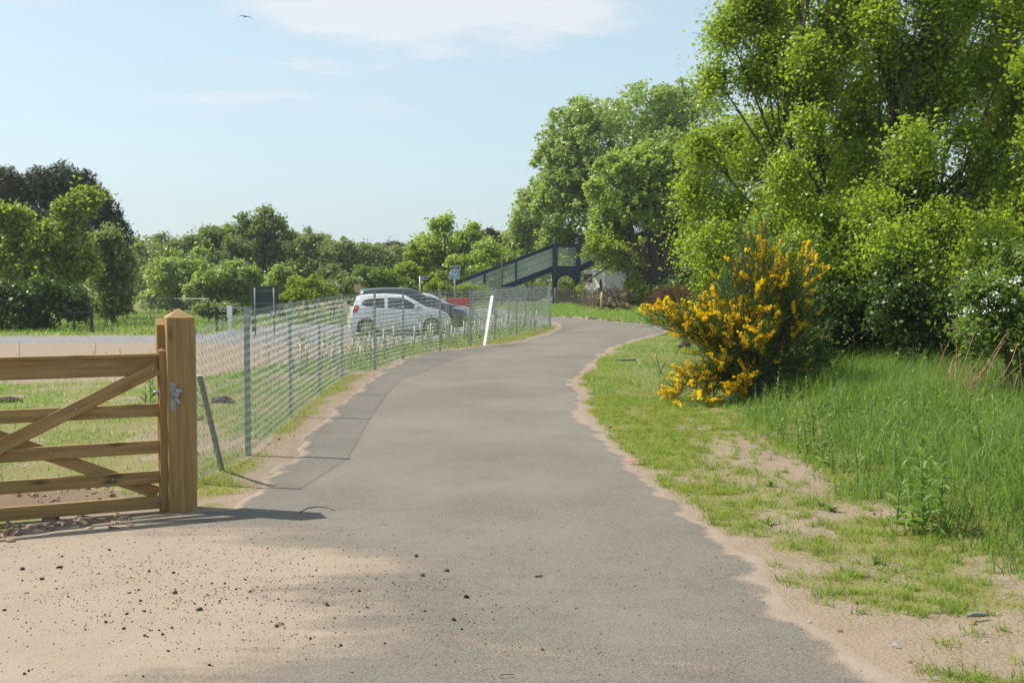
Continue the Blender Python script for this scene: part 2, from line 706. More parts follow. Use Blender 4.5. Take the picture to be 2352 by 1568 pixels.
def road_mat():
    b = NB('dusty_tarmac')
    c = b.coord()
    ds = b.n('ShaderNodeAttribute', attribute_name='dust').outputs['Fac']
    n_big = b.noise(c, .55, 5, .6)
    n_mid = b.noise(c, 3.2, 5, .65)
    n_fin = b.noise(c, 70.0, 3, .7)
    agg = b.n('ShaderNodeTexVoronoi', {'Vector': c, 'Scale': 120.0})
    a0 = b.n('ShaderNodeSeparateColor', {0: agg.outputs['Color']}).outputs[0]
    tar = b.mix(a0, (.098, .086, .071), (.182, .160, .131))
    tar = b.mix(b.ramp(n_big, .35, .68, 0, .55), tar, (.208, .183, .148))
    tar = b.mix(b.math('MULTIPLY', b.ramp(n_mid, .54, .75), .35), tar, (.095, .088, .079))
    tar = b.mix(b.math('MULTIPLY', b.ramp(n_fin, .62, .74), .4), tar, (.27, .24, .20))
    # faint long wheel tracks along the lane
    tr = b.noise(b.mapping(c, (1.1, .06, 1)), 1.0, 3, .5)
    tar = b.mix(b.math('MULTIPLY', b.ramp(tr, .45, .7), .25), tar, (.18, .165, .143))
    # the damp dark joint line across the far bend
    sand = b.mix(n_mid, (.250, .191, .140), (.330, .262, .200))
    sand = b.mix(b.math('MULTIPLY', b.ramp(n_fin, .50, .72), .4), sand, (.17, .12, .085))
    streak = b.noise(b.mapping(c, (.8, 3.4, 1), (0, 0, .12)), 1.7, 5, .65)
    dn = b.math('ADD', ds, b.math('MULTIPLY', b.math('SUBTRACT', streak, .5), .9))
    dn = b.math('ADD', dn, b.math('MULTIPLY', b.math('SUBTRACT', n_fin, .5), .7))
    dn = b.math('ADD', dn, b.math('MULTIPLY', b.math('SUBTRACT', n_mid, .5), .5))
    dm = b.ramp(dn, .30, .74, 0, .95)
    col = b.mix(dm, tar, sand)
    rut = b.math('MULTIPLY', b.math('MULTIPLY', b.math('ADD', streak, n_mid), dm), 5.0)
    nr = b.bump(b.math('ADD', rut, b.math('ADD', b.math('MULTIPLY', a0, .6), n_fin)), .5, .008)
    return b.done(b.principled(col, .86, 0, nr, .25))


MAT_GROUND = ground_mat()
MAT_ROAD = road_mat()


def build_ground():
    xs = axis(-700, -5.5, 6.0, 700, .09, 1.06, 25)
    ys = axis(-60, 4.0, 13.5, 1200, .09, 1.05, 25)
    X, Y = np.meshgrid(xs, ys)
    x, y = X.ravel(), Y.ravel()
    sd = road_sd(x, y)
    z = gzr(x, y, sd)
    z = z - .035 * sstep(.02, -.30, sd)
    V = np.stack([x, y, z], 1)
    me = np_mesh('ground', V, grid_faces(len(xs), len(ys)), MAT_GROUND, smooth=True)
    g, gr, so = cover(x, y, sd)
    ca = me.color_attributes.new('cover', 'FLOAT_COLOR', 'POINT')
    ca.data.foreach_set('color', np.stack([g, gr, so, np.ones_like(g)], 1).astype(np.float32).ravel())
    o = add_obj('ground', me)
    setp(o, 'sandy ground with patchy grass, gravel car park and verges', 'ground', kind='structure')
    # tarmac: sinks under the sand along its ragged edge
    xs = axis(-10.2, -5.0, 5.5, 9, .08, 1.03, .25)
    ys = axis(-9, 3.8, 14.5, 47, .08, 1.02, .30)
    X, Y = np.meshgrid(xs, ys)
    x, y = X.ravel(), Y.ravel()
    sd = road_sd(x, y)
    wob = .30 * (fbm(x * 1.3, y * 1.3, 41) - .5) + .22 * (fbm(x * 4.5, y * 4.5, 42) - .5)
    wob = wob * (1 - .6 * sstep(20, 35, y))
    z = gz(x, y) + .010 - .05 * sstep(-.10, .28, sd + wob)
    fc = grid_faces(len(xs), len(ys))
    keep = np.max(sd[fc], 1) < .75
    used = np.unique(fc[keep])
    remap = -np.ones(len(x), int)
    remap[used] = np.arange(len(used))
    V = np.stack([x, y, z], 1)[used]
    # wind-blown sand lying on the tarmac
    xx, yy, s = x[used], y[used], sd[used]
    edge = sstep(-.20, .05, s + wob[used] * 1.2)
    n = fbm(xx * .8, yy * .8, 51)
    apron = np.exp(-((xx + 2.9) / 1.9) ** 4) * np.exp(-((yy - 5.9) / 1.65) ** 4) * .70
    apron2 = np.exp(-((xx + 2.0) / 1.5) ** 2) * np.exp(-((yy - 5.1) / .5) ** 2) * .35
    apron3 = np.exp(-((xx + 1.25) / .8) ** 2) * np.exp(-((yy - 6.3) / .35) ** 2) * .45
    drift = np.exp(-((xx + .85) / .5) ** 2) * np.exp(-((yy - 8.1) / .45) ** 2) * .28
    dust = np.clip(np.maximum(edge, apron * (.55 + .7 * n) + apron2 + apron3 + drift) + .36 * sstep(8.8, 4.0, yy), 0, 1)
    me = np_mesh('road', V, remap[fc[keep]], MAT_ROAD, smooth=True)
    a = me.attributes.new('dust', 'FLOAT', 'POINT')
    a.data.foreach_set('value', dust.astype(np.float32))
    o = add_obj('road', me)
    setp(o, 'curving grey tarmac lane dusted with pink sand', 'road', kind='structure')
    return o


ROAD_OBJ = build_ground()


# ------------------------------------------------------------------ grass
def blades(P, H, Wd, lean, seg=2, curl=.5, rng=RNG):
    """blade strips; P (n,3), H height, Wd width, lean (n,) horizontal reach as part of the height"""
    n = len(P)
    az = rng.uniform(0, 2 * np.pi, n)
    d = np.stack([np.cos(az), np.sin(az), np.zeros(n)], 1)
    wz = az + np.pi / 2 + rng.normal(0, .5, n)
    w = np.stack([np.cos(wz), np.sin(wz), np.zeros(n)], 1) * (Wd / 2)[:, None]
    Vs = []
    for k in range(seg):
        t = k / seg
        c = P + np.array([0, 0, 1]) * (H * (t - curl * lean * t * t))[:, None] + d * (H * lean * t ** 1.7)[:, None]
        f = (1 - t * .55)
        Vs += [c - w * f, c + w * f]
    tip = P + np.array([0, 0, 1]) * (H * (1 - curl * lean))[:, None] + d * (H * lean)[:, None]
    Vs.append(tip)
    k = 2 * seg + 1
    V = np.stack(Vs, 1).reshape(-1, 3)
    base = (np.arange(n) * k)[:, None]
    tris = []
    for q in range(seg - 1):
        a = 2 * q
        tris += [[a, a + 1, a + 3], [a, a + 3, a + 2]]
    a = 2 * (seg - 1)
    tris.append([a, a + 1, a + 2])
    T = np.array(tris)
    Fc = (base[:, :, None] + T[None]).reshape(-1, 3)
    return V, Fc, len(tris)


def scatter(n, x0, x1, y0, y1, fn, ypow=1.0):
    x = RNG.uniform(x0, x1, n)
    y = y0 + (y1 - y0) * RNG.uniform(0, 1, n) ** ypow
    sd = road_sd(x, y)
    p = fn(x, y, sd)
    k = RNG.uniform(0, 1, n) < p
    x, y, sd = x[k], y[k], sd[k]
    return x, y, sd


MAT_TURF = leaf_mat('short_turf', (.14, .185, .030), (.33, .36, .065), .45, .5, .25)
MAT_TUFT = leaf_mat('tuft_grass', (.085, .16, .025), (.30, .37, .060), .45, .5, .25)
MAT_LUSH = leaf_mat('lush_grass', (.085, .165, .028), (.225, .335, .062), .45, .42, .4)
MAT_TALL = leaf_mat('tall_meadow_grass', (.070, .140, .026), (.235, .340, .070), .45, .48, .3, third=(.42, .36, .17))


def grass_obj(name, label, mat, x, y, sd, H, Wd, lean, seg, tints):
    z = gzr(x, y, sd) - .004
    V, Fc, k = blades(np.stack([x, y, z], 1), H, Wd, lean, seg)
    me = np_mesh(name, V, Fc, mat, np.repeat(tints, k))
    return setp(add_obj(name, me), label, 'grass', kind='stuff')


def clumpf(x, y, s=3.0, seed=61, lo=.42, hi=.62):
    return sstep(lo, hi, fbm(x * s, y * s, seed, 3))


def build_grass():
    # near right verge: thin tufts on sand
    def fn(x, y, sd):
        g, _, _ = cover(x, y, sd)
        return g * (sd > .0) * (x > 0) * (x < x_tall(y) + .25) * (.14 + .60 * clumpf(x, y, 3.4, 61, .40, .58))
    x, y, sd = scatter(330000, -.2, 5.2, 3.4, 15, fn, 1.0)
    n = len(x)
    tall = clumpf(x, y, 1.6, 77, .5, .8)
    grass_obj('verge_grass', 'thin yellow-green turf tufts on the sandy verge beside the lane', MAT_TURF, x, y, sd,
              RNG.uniform(.022, .07, n) * (.75 + 1.0 * tall), RNG.uniform(.0032, .0065, n), RNG.uniform(.3, 1.1, n), 1, np.clip(RNG.normal(.55, .25, n), 0, .92))
    # spiky tufts standing out of the thin turf
    m = 3800
    cx = RNG.uniform(-.2, 5.0, m)
    cy = RNG.uniform(3.4, 15, m)
    cs = road_sd(cx, cy)
    cg, _, _ = cover(cx, cy, cs)
    k = (RNG.uniform(0, 1, m) < cg * 1.1 + .12) & (cs > .06) & (cx > 0) & (cx < x_tall(cy) + .3)
    cx, cy = cx[k], cy[k]
    nb = 32
    size = RNG.uniform(.5, 1.25, len(cx)) * (1 + .5 * (RNG.uniform(0, 1, len(cx)) > .88))
    sz = np.repeat(size, nb)
    n = len(sz)
    x = np.repeat(cx, nb) + RNG.normal(0, .030, n) * sz
    y = np.repeat(cy, nb) + RNG.normal(0, .030, n) * sz
    tb = np.repeat(np.clip(RNG.normal(.45, .28, len(cx)), 0, .9), nb)
    grass_obj('verge_tufts', 'spiky grass tufts dotted over the sandy right-hand verge', MAT_TUFT, x, y, road_sd(x, y),
              RNG.uniform(.03, .095, n) * sz, RNG.uniform(.003, .0065, n), RNG.uniform(.35, 1.15, n), 2, np.clip(tb + RNG.normal(0, .12, n), 0, .92))
    # mid lawn right, far verge
    def fn(x, y, sd):
        g, _, _ = cover(x, y, sd)
        return g * (x > 1.0) * (sd > .12) * (.45 + .55 * clumpf(x, y, 2.0, 62, .4, .6))
    x, y, sd = scatter(130000, 1.0, 7.5, 14, 36, fn, 1.0)
    n = len(x)
    tuft = clumpf(x, y, .8, 79, .55, .75)
    grass_obj('verge_grass', 'fuller green turf on the bend of the lane below the broom', MAT_LUSH, x, y, sd,
              RNG.uniform(.03, .085, n) * (1 + 1.1 * tuft), RNG.uniform(.007, .013, n), RNG.uniform(.3, 1.0, n), 1,
              np.clip(RNG.normal(.72, .22, n) - .25 * tuft, 0, .92))
    def fn(x, y, sd):
        g, _, _ = cover(x, y, sd)
        return g * (sd > .15) * (y > 37.5)
    x, y, sd = scatter(60000, -2, 14, 37.5, 62, fn, 1.4)
    n = len(x)
    grass_obj('verge_grass', 'long grass on the far side of the junction by the log pile', MAT_LUSH, x, y, sd,
              RNG.uniform(.10, .30, n), RNG.uniform(.016, .032, n), RNG.uniform(.3, .9, n), 1, np.clip(RNG.normal(.6, .25, n), 0, .92))
    # strip under the chain-link fence
    def fn(x, y, sd):
        g, _, _ = cover(x, y, sd)
        xf = x_fence(y)
        return g * (x > xf - .25) * (sd > .06) * (.35 + .65 * clumpf(x, y, 2.5, 63, .42, .62))
    x, y, sd = scatter(190000, -3.2, 2.0, 8.3, 36, fn, 1.35)
    n = len(x)
    grass_obj('fence_grass', 'mossy yellow-green grass strip along the foot of the chain-link fence', MAT_TURF, x, y, sd,
              RNG.uniform(.03, .085, n), RNG.uniform(.005, .010, n), RNG.uniform(.3, 1.0, n), 1, np.clip(RNG.normal(.6, .22, n), 0, .92))
    # paddock behind the gate
    def fn(x, y, sd):
        g, _, _ = cover(x, y, sd)
        return g * (x < x_fence(y) - .02) * (.12 + .88 * clumpf(x, y, 1.5, 64, .40, .62))
    x, y, sd = scatter(150000, -13, -1.2, 8.2, 23, fn, 1.1)
    n = len(x)
    tuft = clumpf(x, y, 1.1, 80, .52, .72)
    grass_obj('paddock_grass', 'patchy bright green grass behind the field gate', MAT_LUSH, x, y, sd,
              RNG.uniform(.03, .10, n) * (1 + 1.3 * tuft), RNG.uniform(.006, .012, n), RNG.uniform(.3, 1.0, n), 1, np.clip(RNG.normal(.72, .25, n), 0, .92))
    # far left grass
    def fn(x, y, sd):
        g, _, _ = cover(x, y, sd)
        return g * (x < -1.0)
    x, y, sd = scatter(60000, -36, -1.0, 36, 75, fn, 1.2)
    n = len(x)
    grass_obj('far_grass', 'long green grass below the trees across the gravel car park', MAT_LUSH, x, y, sd,
              RNG.uniform(.12, .36, n), RNG.uniform(.02, .04, n), RNG.uniform(.3, .9, n), 1, np.clip(RNG.normal(.5, .25, n), 0, .92))
    # strip with young hedge plants behind the fence
    def fn(x, y, sd):
        xf = x_fence(y)
        return (x < xf - .05) * (x > xf - 3.0) * (.25 + .75 * clumpf(x, y, 1.2, 65))
    x, y, sd = scatter(45000, -6, 1.4, 19, 37, fn)
    n = len(x)
    grass_obj('hedge_strip_grass', 'rough grass around the young hedge plants behind the chain-link fence', MAT_LUSH, x, y, sd,
              RNG.uniform(.06, .20, n), RNG.uniform(.010, .02, n), RNG.uniform(.3, .9, n), 1, np.clip(RNG.normal(.6, .25, n), 0, .92))
    # tall meadow grass on the right
    def fn(x, y, sd):
        return sstep(-.15, .35, x - x_tall(y) + .5 * (fbm(x * 2.1, y * 2.1, 22) - .5)) * (.35 + .65 * clumpf(x, y, 1.8, 66, .3, .6))
    x, y, sd = scatter(120000, 1.8, 9.5, 4.0, 17.5, fn, 1.15)
    n = len(x)
    e = sstep(-.1, 1.2, x - x_tall(y))
    bank = fbm(x * .9, y * .9, 67)
    H = RNG.uniform(.14, .46, n) * (.42 + .75 * e) * (.45 + 1.1 * bank)
    grass_obj('meadow_grass', 'tall rank green grass filling the bank below the hawthorn hedge', MAT_TALL, x, y, sd,
              H, RNG.uniform(.005, .0115, n), np.clip(RNG.normal(.75, .35, n), .1, 1.5), 2, np.clip(RNG.normal(.26, .20, n) + .6 * (fbm(x * 1.7, y * 1.7, 68) - .3), 0, 1))


build_grass()

# ------------------------------------------------------------------ man-made materials
M_RAIL = wood_mat('gate_timber_lengthways', 'x')
M_POSTW = wood_mat('gate_timber_upright', 'z')
M_PLANK = wood_mat('grey_weathered_timber', 'z', (.34, .31, .27), (.17, .15, .13), .1)
M_ZINC = plain('galvanised_steel', (.30, .31, .32), .48, .55, .18, 18)
M_GREYP = plain('grey_post_paint', (.15, .17, .18), .55, .1, .12, 12)
M_WIRE = plain('green_coated_wire', (.155, .195, .185), .30, .0, .08, 30, .8)
M_ANGLE = plain('weathered_angle_steel', (.27, .325, .32), .45, .2, .18, 22)
M_NAVY = plain('navy_bridge_paint', (.022, .036, .085), .42, 0, .2, 5)
M_LATT = plain('pale_grey_green_lattice_paint', (.36, .43, .40), .5, 0, .15, 8)
M_WHITE = plain('white_paint', (.80, .80, .78), .5, 0, .04, 6)
M_WHITEW = plain('bright_white_board', (.72, .72, .70), .55, 0, .03, 6)
M_GREENB = plain('dark_green_board', (.010, .045, .032), .45, 0, .15, 5)
M_RED = plain('red_barrier_plastic', (.62, .035, .03), .4, 0, .1, 5)
M_RUST = plain('rusty_iron', (.11, .05, .03), .8, .2, .35, 20)
M_DARKM = plain('dark_green_metal', (.018, .035, .03), .5, .2, .2, 12)
M_BARK = plain('bark_brown', (.15, .115, .085), .9, 0, .45, 14, .2, .6)
M_BARKD = plain('bark_dark', (.085, .066, .05), .9, 0, .45, 12, .2, .6)
M_TWIG = plain('twig_brown', (.19, .135, .09), .85, 0, .35, 10, .2)
M_CUT = plain('cut_wood', (.50, .36, .21), .8, 0, .3, 16, .2)
M_TYRE = plain('tyre_rubber', (.022, .022, .023), .75, 0, .2, 20)
M_GLASS = plain('dark_window_glass', (.020, .026, .028), .06, 0, .1, 3, .8)
M_ALLOY = plain('alloy_wheel', (.55, .56, .58), .32, .8, .06, 10)
M_LAMP = plain('headlamp_glass', (.62, .65, .68), .12, .3, .1, 12)
M_TAIL = plain('red_lamp_glass', (.45, .012, .015), .15, 0, .12, 14)
M_SIGNB = plain('blue_sign_face', (.02, .17, .62), .4, 0, .06, 6)
M_SIGNG = plain('green_sign_face', (.008, .09, .045), .4, 0, .06, 6)
M_PLAS = plain('black_plastic', (.02, .02, .02), .5, 0, .1, 10)
M_TAN = plain('tan_box_timber', (.48, .34, .17), .75, 0, .2, 8)


def paint(name, col, rough=.25):
    b = NB(name)
    c = b.coord()
    nz = b.noise(c, 3.0, 4)
    lo = b.ramp(b.n('ShaderNodeSeparateXYZ', {0: c}).outputs[2], .15, .55, .45, 0)
    colr = b.mix(b.math('MULTIPLY', lo, nz), col, (.30, .26, .21))
    return b.done(b.principled(colr, rough, 0, None, .5, **{'Coat Weight': .6, 'Coat Roughness': .08}))


# ------------------------------------------------------------------ field gate and posts
def build_gate():
    p0 = plane_pt(381, 1172)
    p1 = plane_pt(0, 1205)
    d = np.array([p1[0] - p0[0], p1[1] - p0[1]])
    ang = math.atan2(d[1], d[0])            # local +x runs along the gate away from the latch post
    z0 = float(gz(p0[0], p0[1]))
    g = thing('field_gate', 'pale timber five-bar field gate with diagonal braces closing the paddock', 'gate', (p0[0], p0[1], z0), ang)
    LEN = 3.45
    # local: x along gate, y to the back is negative here, z up.  camera side = +y
    rails = [(.020, .110), (.200, .288), (.410, .500), (.668, .758), (.955, 1.085)]
    for i, (a, b) in enumerate(rails):
        MB().box(.036, LEN - .036, -.014, .014, a, b, .003).build('rail', M_RAIL, g)
    MB().box(.034, LEN - .034, -.034, .034, 1.0853, 1.108, .004).build('top_cap_rail', M_RAIL, g)
    st = MB().box(-.036, .036, -.0375, .0375, .0, 1.125, .004)
    st.build('stile', M_POSTW, g)
    MB().quad_box([(-.04, -.041, 1.1252), (.04, -.041, 1.1252), (.04, .041, 1.1252), (-.04, .041, 1.1252),
                   (-.003, -.003, 1.155), (.003, -.003, 1.155), (.003, .003, 1.155), (-.003, .003, 1.155)]).build('stile_cap', M_RAIL, g)
    MB().box(LEN - .036, LEN + .036, -.0375, .0375, .0, 1.30, .004).build('stile', M_POSTW, g)

    def brace(a, b, y, nm='brace'):
        L = math.hypot(b[0] - a[0], b[1] - a[1])
        t = math.atan2(b[1] - a[1], b[0] - a[0])
        o = MB().box(0, L, -.0125, .0125, -.045, .045, .003).build(nm, M_RAIL, g, loc=(a[0], y, a[1]), rot=(0, -t, 0))
        return o
    brace((.045, 1.005), (1.98, .07), .0282)
    brace((1.98, .995), (.05, .125), -.0282)
    brace((LEN - .05, 1.03), (1.98, .07), .0282)

    def bolt(x, z, y=.041):
        MB().lathe([(0, .006), (.008, .0055), (.011, .002), (.0115, 0)], 10, 'y', (x, y, z)).build('bolt', M_ZINC, g, smooth=True)
    bolt(.075, 1.0)
    bolt(.58, .747)
    bolt(1.02, .50)
    for x, z in ((.74, .455), (.35, .245), (.06, .07), (1.98, .12), (1.2, .45)):
        bolt(x, z, .0143)
    # latch bolt through the stile
    MB().tube([(.075, .012, .838), (-.125, .012, .838)], .0085, 10).build('latch_bar', M_ZINC, g, smooth=True)
    MB().lathe([(.0, -.01), (.016, -.01), (.016, .012), (0, .012)], 6, 'x', (.045, .012, .838)).build('latch_nut', M_ZINC, g)
    # latch post
    q0 = plane_pt(417, 1170)
    zp = float(gz(q0[0], q0[1])) - .02
    p = thing('gate_post', 'thick square timber gate post with pyramid cap and steel latch', 'post', (q0[0], q0[1], zp), ang)
    hw = .094
    HP = 1.375
    MB().box(-hw, hw, -hw, hw, -.3, HP, .004).build('post_body', M_POSTW, p)
    MB().quad_box([(-hw - .001, -hw - .001, HP + .0005), (hw + .001, -hw - .001, HP + .0005), (hw + .001, hw + .001, HP + .0005), (-hw - .001, hw + .001, HP + .0005),
                   (-.003, -.003, HP + .062), (.003, -.003, HP + .062), (.003, .003, HP + .062), (-.003, .003, HP + .062)]).build('pyramid_cap', M_RAIL, p)
    # stop board on the gate side of the post, set back
    MB().quad_box([(hw + .001, -hw + .005, -.3), (hw + .052, -hw + .005, -.3), (hw + .052, -.02, -.3), (hw + .001, -.02, -.3),
                   (hw + .001, -hw + .005, HP - .006), (hw + .052, -hw + .005, HP - .006), (hw + .052, -.02, HP - .05), (hw + .001, -.02, HP - .05)]).build('stop_board', M_POSTW, p)
    # latch hardware on the face that looks at the camera
    y = hw
    lx = .058
    pl = MB().box(lx - .019, lx + .019, y + .0005, y + .0065, .735, .93, .002).build('latch_plate', M_ZINC, p)
    MB().box(lx - .034, lx + .012, y + .0066, y + .045, .835, .868, .004).build('latch_housing', M_ZINC, p)
    MB().lathe([(0, -.02), (.017, -.02), (.019, .0), (.017, .02), (0, .02)], 12, 'x', (lx - .035, y + .03, .87)).build('latch_roller', M_ZINC, p, smooth=True)
    MB().bar((lx - .01, y + .03, .835), (lx - .035, y + .035, .785), .012, .02).build('latch_trigger', M_ZINC, p)
    for z in (.757, .908):
        MB().lathe([(0, .006), (.008, .005), (.0105, .001), (.0105, 0)], 10, 'y', (lx, y + .0066, z)).build('screw', M_ZINC, p, smooth=True)
    # hinge post beyond the frame
    h0 = np.array([p0[0] + math.cos(ang) * (LEN + .18), p0[1] + math.sin(ang) * (LEN + .18)])
    zh = float(gz(*h0)) - .02
    h = thing('gate_post', 'thick square timber post carrying the hinges of the field gate', 'post', (h0[0], h0[1], zh), ang)
    MB().box(-hw, hw, -hw, hw, -.3, HP + .1, .004).build('post_body', M_POSTW, h)
    MB().quad_box([(-hw - .001, -hw - .001, HP + .1005), (hw + .001, -hw - .001, HP + .1005), (hw + .001, hw + .001, HP + .1005), (-hw - .001, hw + .001, HP + .1005),
                   (-.003, -.003, HP + .162), (.003, -.003, HP + .162), (.003, .003, HP + .162), (-.003, .003, HP + .162)]).build('pyramid_cap', M_RAIL, h)
    return p0, ang


GATE_P, GATE_ANG = build_gate()


# ------------------------------------------------------------------ chain-link fence
def chain_panel(a, b, ha, hb, z_a, z_b, parent, name='wire_mesh', r=.0017, pitch=.0354, barbs=True):
    a = np.array(a, float)
    b = np.array(b, float)
    L = np.linalg.norm(b - a)
    e = (b - a) / L
    nrm = np.array([-e[1], e[0]])
    nw = int(L / pitch)
    H = min(ha, hb)
    nv = int((H - .03) / pitch)
    k = np.arange(nw)
    segs_a, segs_b = [], []
    jz = RNG.normal(0, .0045, nw)
    jn = RNG.normal(0, .003, nw)
    for j in range(nv):
        up = (j % 2 == 0)
        s0 = k * pitch + (0 if up else pitch)
        s1 = k * pitch + (pitch if up else 0)
        f0 = s0 / L
        f1 = s1 / L
        zb0 = z_a + (z_b - z_a) * f0 + .03
        zb1 = z_a + (z_b - z_a) * f1 + .03
        hh0 = ((ha + (hb - ha) * f0) - .03) / nv
        hh1 = ((ha + (hb - ha) * f1) - .03) / nv
        off = .0030 if up else -.0030
        bow = .006 * np.sin(j * .55 + k * .05) * np.sin(np.pi * f0) + jn
        pa = np.stack([a[0] + e[0] * s0 + nrm[0] * (off + bow), a[1] + e[1] * s0 + nrm[1] * (off + bow), zb0 + hh0 * j + jz], 1)
        pb = np.stack([a[0] + e[0] * s1 + nrm[0] * (off + bow), a[1] + e[1] * s1 + nrm[1] * (off + bow), zb1 + hh1 * (j + 1) + jz], 1)
        segs_a.append(pa)
        segs_b.append(pb)
    if barbs:
        s0 = k * pitch + pitch * (nv % 2)
        f0 = s0 / L
        zt = z_a + (z_b - z_a) * f0 + (ha + (hb - ha) * f0)
        pa = np.stack([a[0] + e[0] * s0, a[1] + e[1] * s0, zt], 1)
        pb = pa + np.stack([e[0] * RNG.normal(.008, .006, nw), e[1] * RNG.normal(.008, .006, nw), RNG.uniform(.02, .035, nw)], 1)
        segs_a.append(pa)
        segs_b.append(pb)
    A = np.concatenate(segs_a)
    B = np.concatenate(segs_b)
    n = len(A)
    d = B - A
    d /= np.linalg.norm(d, axis=1)[:, None] + 1e-9
    N3 = np.tile(np.array([nrm[0], nrm[1], 0.0]), (n, 1))
    x = np.cross(d, N3)
    x /= np.linalg.norm(x, axis=1)[:, None] + 1e-9
    ring = []
    for q in range(3):
        an = math.pi / 2 + q * math.pi * 2 / 3
        ring.append((x * math.cos(an) + N3 * math.sin(an)) * r)
    V = np.stack([A + ring[0], A + ring[1], A + ring[2], B + ring[0], B + ring[1], B + ring[2]], 1).reshape(-1, 3)
    T = np.array([[0, 1, 4, 3], [1, 2, 5, 4], [2, 0, 3, 5]])
    Fc = ((np.arange(n) * 6)[:, None, None] + T[None]).reshape(-1, 4)
    me = np_mesh(name, V, Fc, M_WIRE, smooth=True)
    o = add_obj(name, me, parent)
    o['kind'] = 'stuff'
    return o


def angle_post(parent, x, y, z0, h, yaw=0.0, w=.048, name='post'):
    t = .006
    m = MB()
    m.box(-w / 2, w / 2, -t / 2, t / 2, 0, h)
    m.box(-w / 2, -w / 2 + t, t / 2 + .0003, w, 0, h - .0004)
    o = m.build(name, M_ANGLE, parent)
    o.location = (x, y, z0)
    o.rotation_euler = (0, 0, yaw)
    return o


def build_fence():
    f = thing('chain_link_fence', 'green-grey chain-link fence on steel angle posts curving along the lane', 'fence', (0, 0, 0))
    H = 1.31
    pts = [FENCE[0]] + [p for p in FENCE[1:]]
    zs = [float(gz(p[0], p[1])) for p in pts]
    hs = [1.22] + [H] * (len(pts) - 1)
    for i, p in enumerate(pts):
        if i == len(pts) - 1:
            continue
        q = pts[min(i + 1, len(pts) - 1)]
        w = pts[max(i - 1, 0)]
        yaw = math.atan2(q[1] - w[1], q[0] - w[0])
        # posts stand just behind the wire
        nx, ny = -math.sin(yaw), math.cos(yaw)
        angle_post(f, p[0] + nx * .02, p[1] + ny * .02, zs[i] - .4, hs[i] + .42 + (0.03 if i % 3 else .0), yaw, .042 if i == 1 else .031)
    angle_post(f, pts[-1][0] - .01, pts[-1][1] + .03, zs[-1] - .4, H + .43, 1.1, .06)
    for i in range(len(pts) - 1):
        chain_panel(pts[i], pts[i + 1], hs[i], hs[i + 1], zs[i], zs[i + 1], f)
    for fr, rr in ((.985, .0022), (.5, .002), (.045, .002)):
        m = MB()
        m.tube([(p[0], p[1] - .006, zs[i] + hs[i] * fr) for i, p in enumerate(pts)], rr, 5)
        m.build('line_wire', M_WIRE, f)
    # inclined strut next to the gate post
    a = plane_pt(440, 1118)
    za = float(gz(a[0], a[1]))
    t = pts[0] + (pts[1] - pts[0]) * .50
    zt = float(gz(t[0], t[1]))
    MB().bar((pts[0][0] + .0, pts[0][1] + .05, zs[0] + .86), (t[0] - .02, t[1], zt - .15), .045, .012, (0, 1, .3)).build('strut', M_ANGLE, f)
    # return leg behind the far end
    r = thing('chain_link_fence', 'short run of chain-link fence turning back behind the far corner post', 'fence', (0, 0, 0))
    rp = [FENCE[-1] + np.array([.02, .12]), np.array([.45, 36.6]), np.array([-.1, 38.6]), np.array([-.7, 40.6]), np.array([-1.5, 43.0])]
    rz = [float(gz(p[0], p[1])) for p in rp]
    for i, p in enumerate(rp[1:], 1):
        angle_post(r, p[0], p[1], rz[i] - .4, H + .4, 2.0, .05)
    for i in range(len(rp) - 1):
        chain_panel(rp[i], rp[i + 1], H, H - .02, rz[i], rz[i + 1], r)


build_fence()


# ------------------------------------------------------------------ white board leaning on the fence, board lying on the verge
def build_boards():
    a = plane_pt(1113, 795)
    b = at(1131, 681, a[1] + .34)
    m = MB()
    m.bar((0, 0, 0), (b[0] - a[0], b[1] - a[1], b[2] - a[2] + .0), .08, .024, (-.75, -1, .3))
    o = m.build('white_board', M_WHITEW, loc=(a[0], a[1], a[2] + .02))
    setp(o, 'long white painted board leaning upright against the chain-link fence', 'board')
    c = ground(1435, 828)
    t = thing('grey_sleeper', 'grey ribbed block lying flat in the grass inside the bend', 'board', (c[0], c[1], c[2] - .005), .10)
    MB().box(-.21, .21, -.05, .05, 0, .045, .004).build('body', M_PLANK, t)
    for i in range(14):
        MB().box(-.20 + i * .03, -.185 + i * .03, -.045, .045, .0455, .056).build('rib', M_PLANK, t)
    c = plane_pt(1240, 764)
    o = MB().bar((-.16, .05, .05), (.22, -.16, .03), .07, .02).build('pale_offcut', M_PLANK, loc=(c[0], c[1], c[2] + .01))
    setp(o, 'pale timber offcut lying at the foot of the fence corner', 'board')


build_boards()


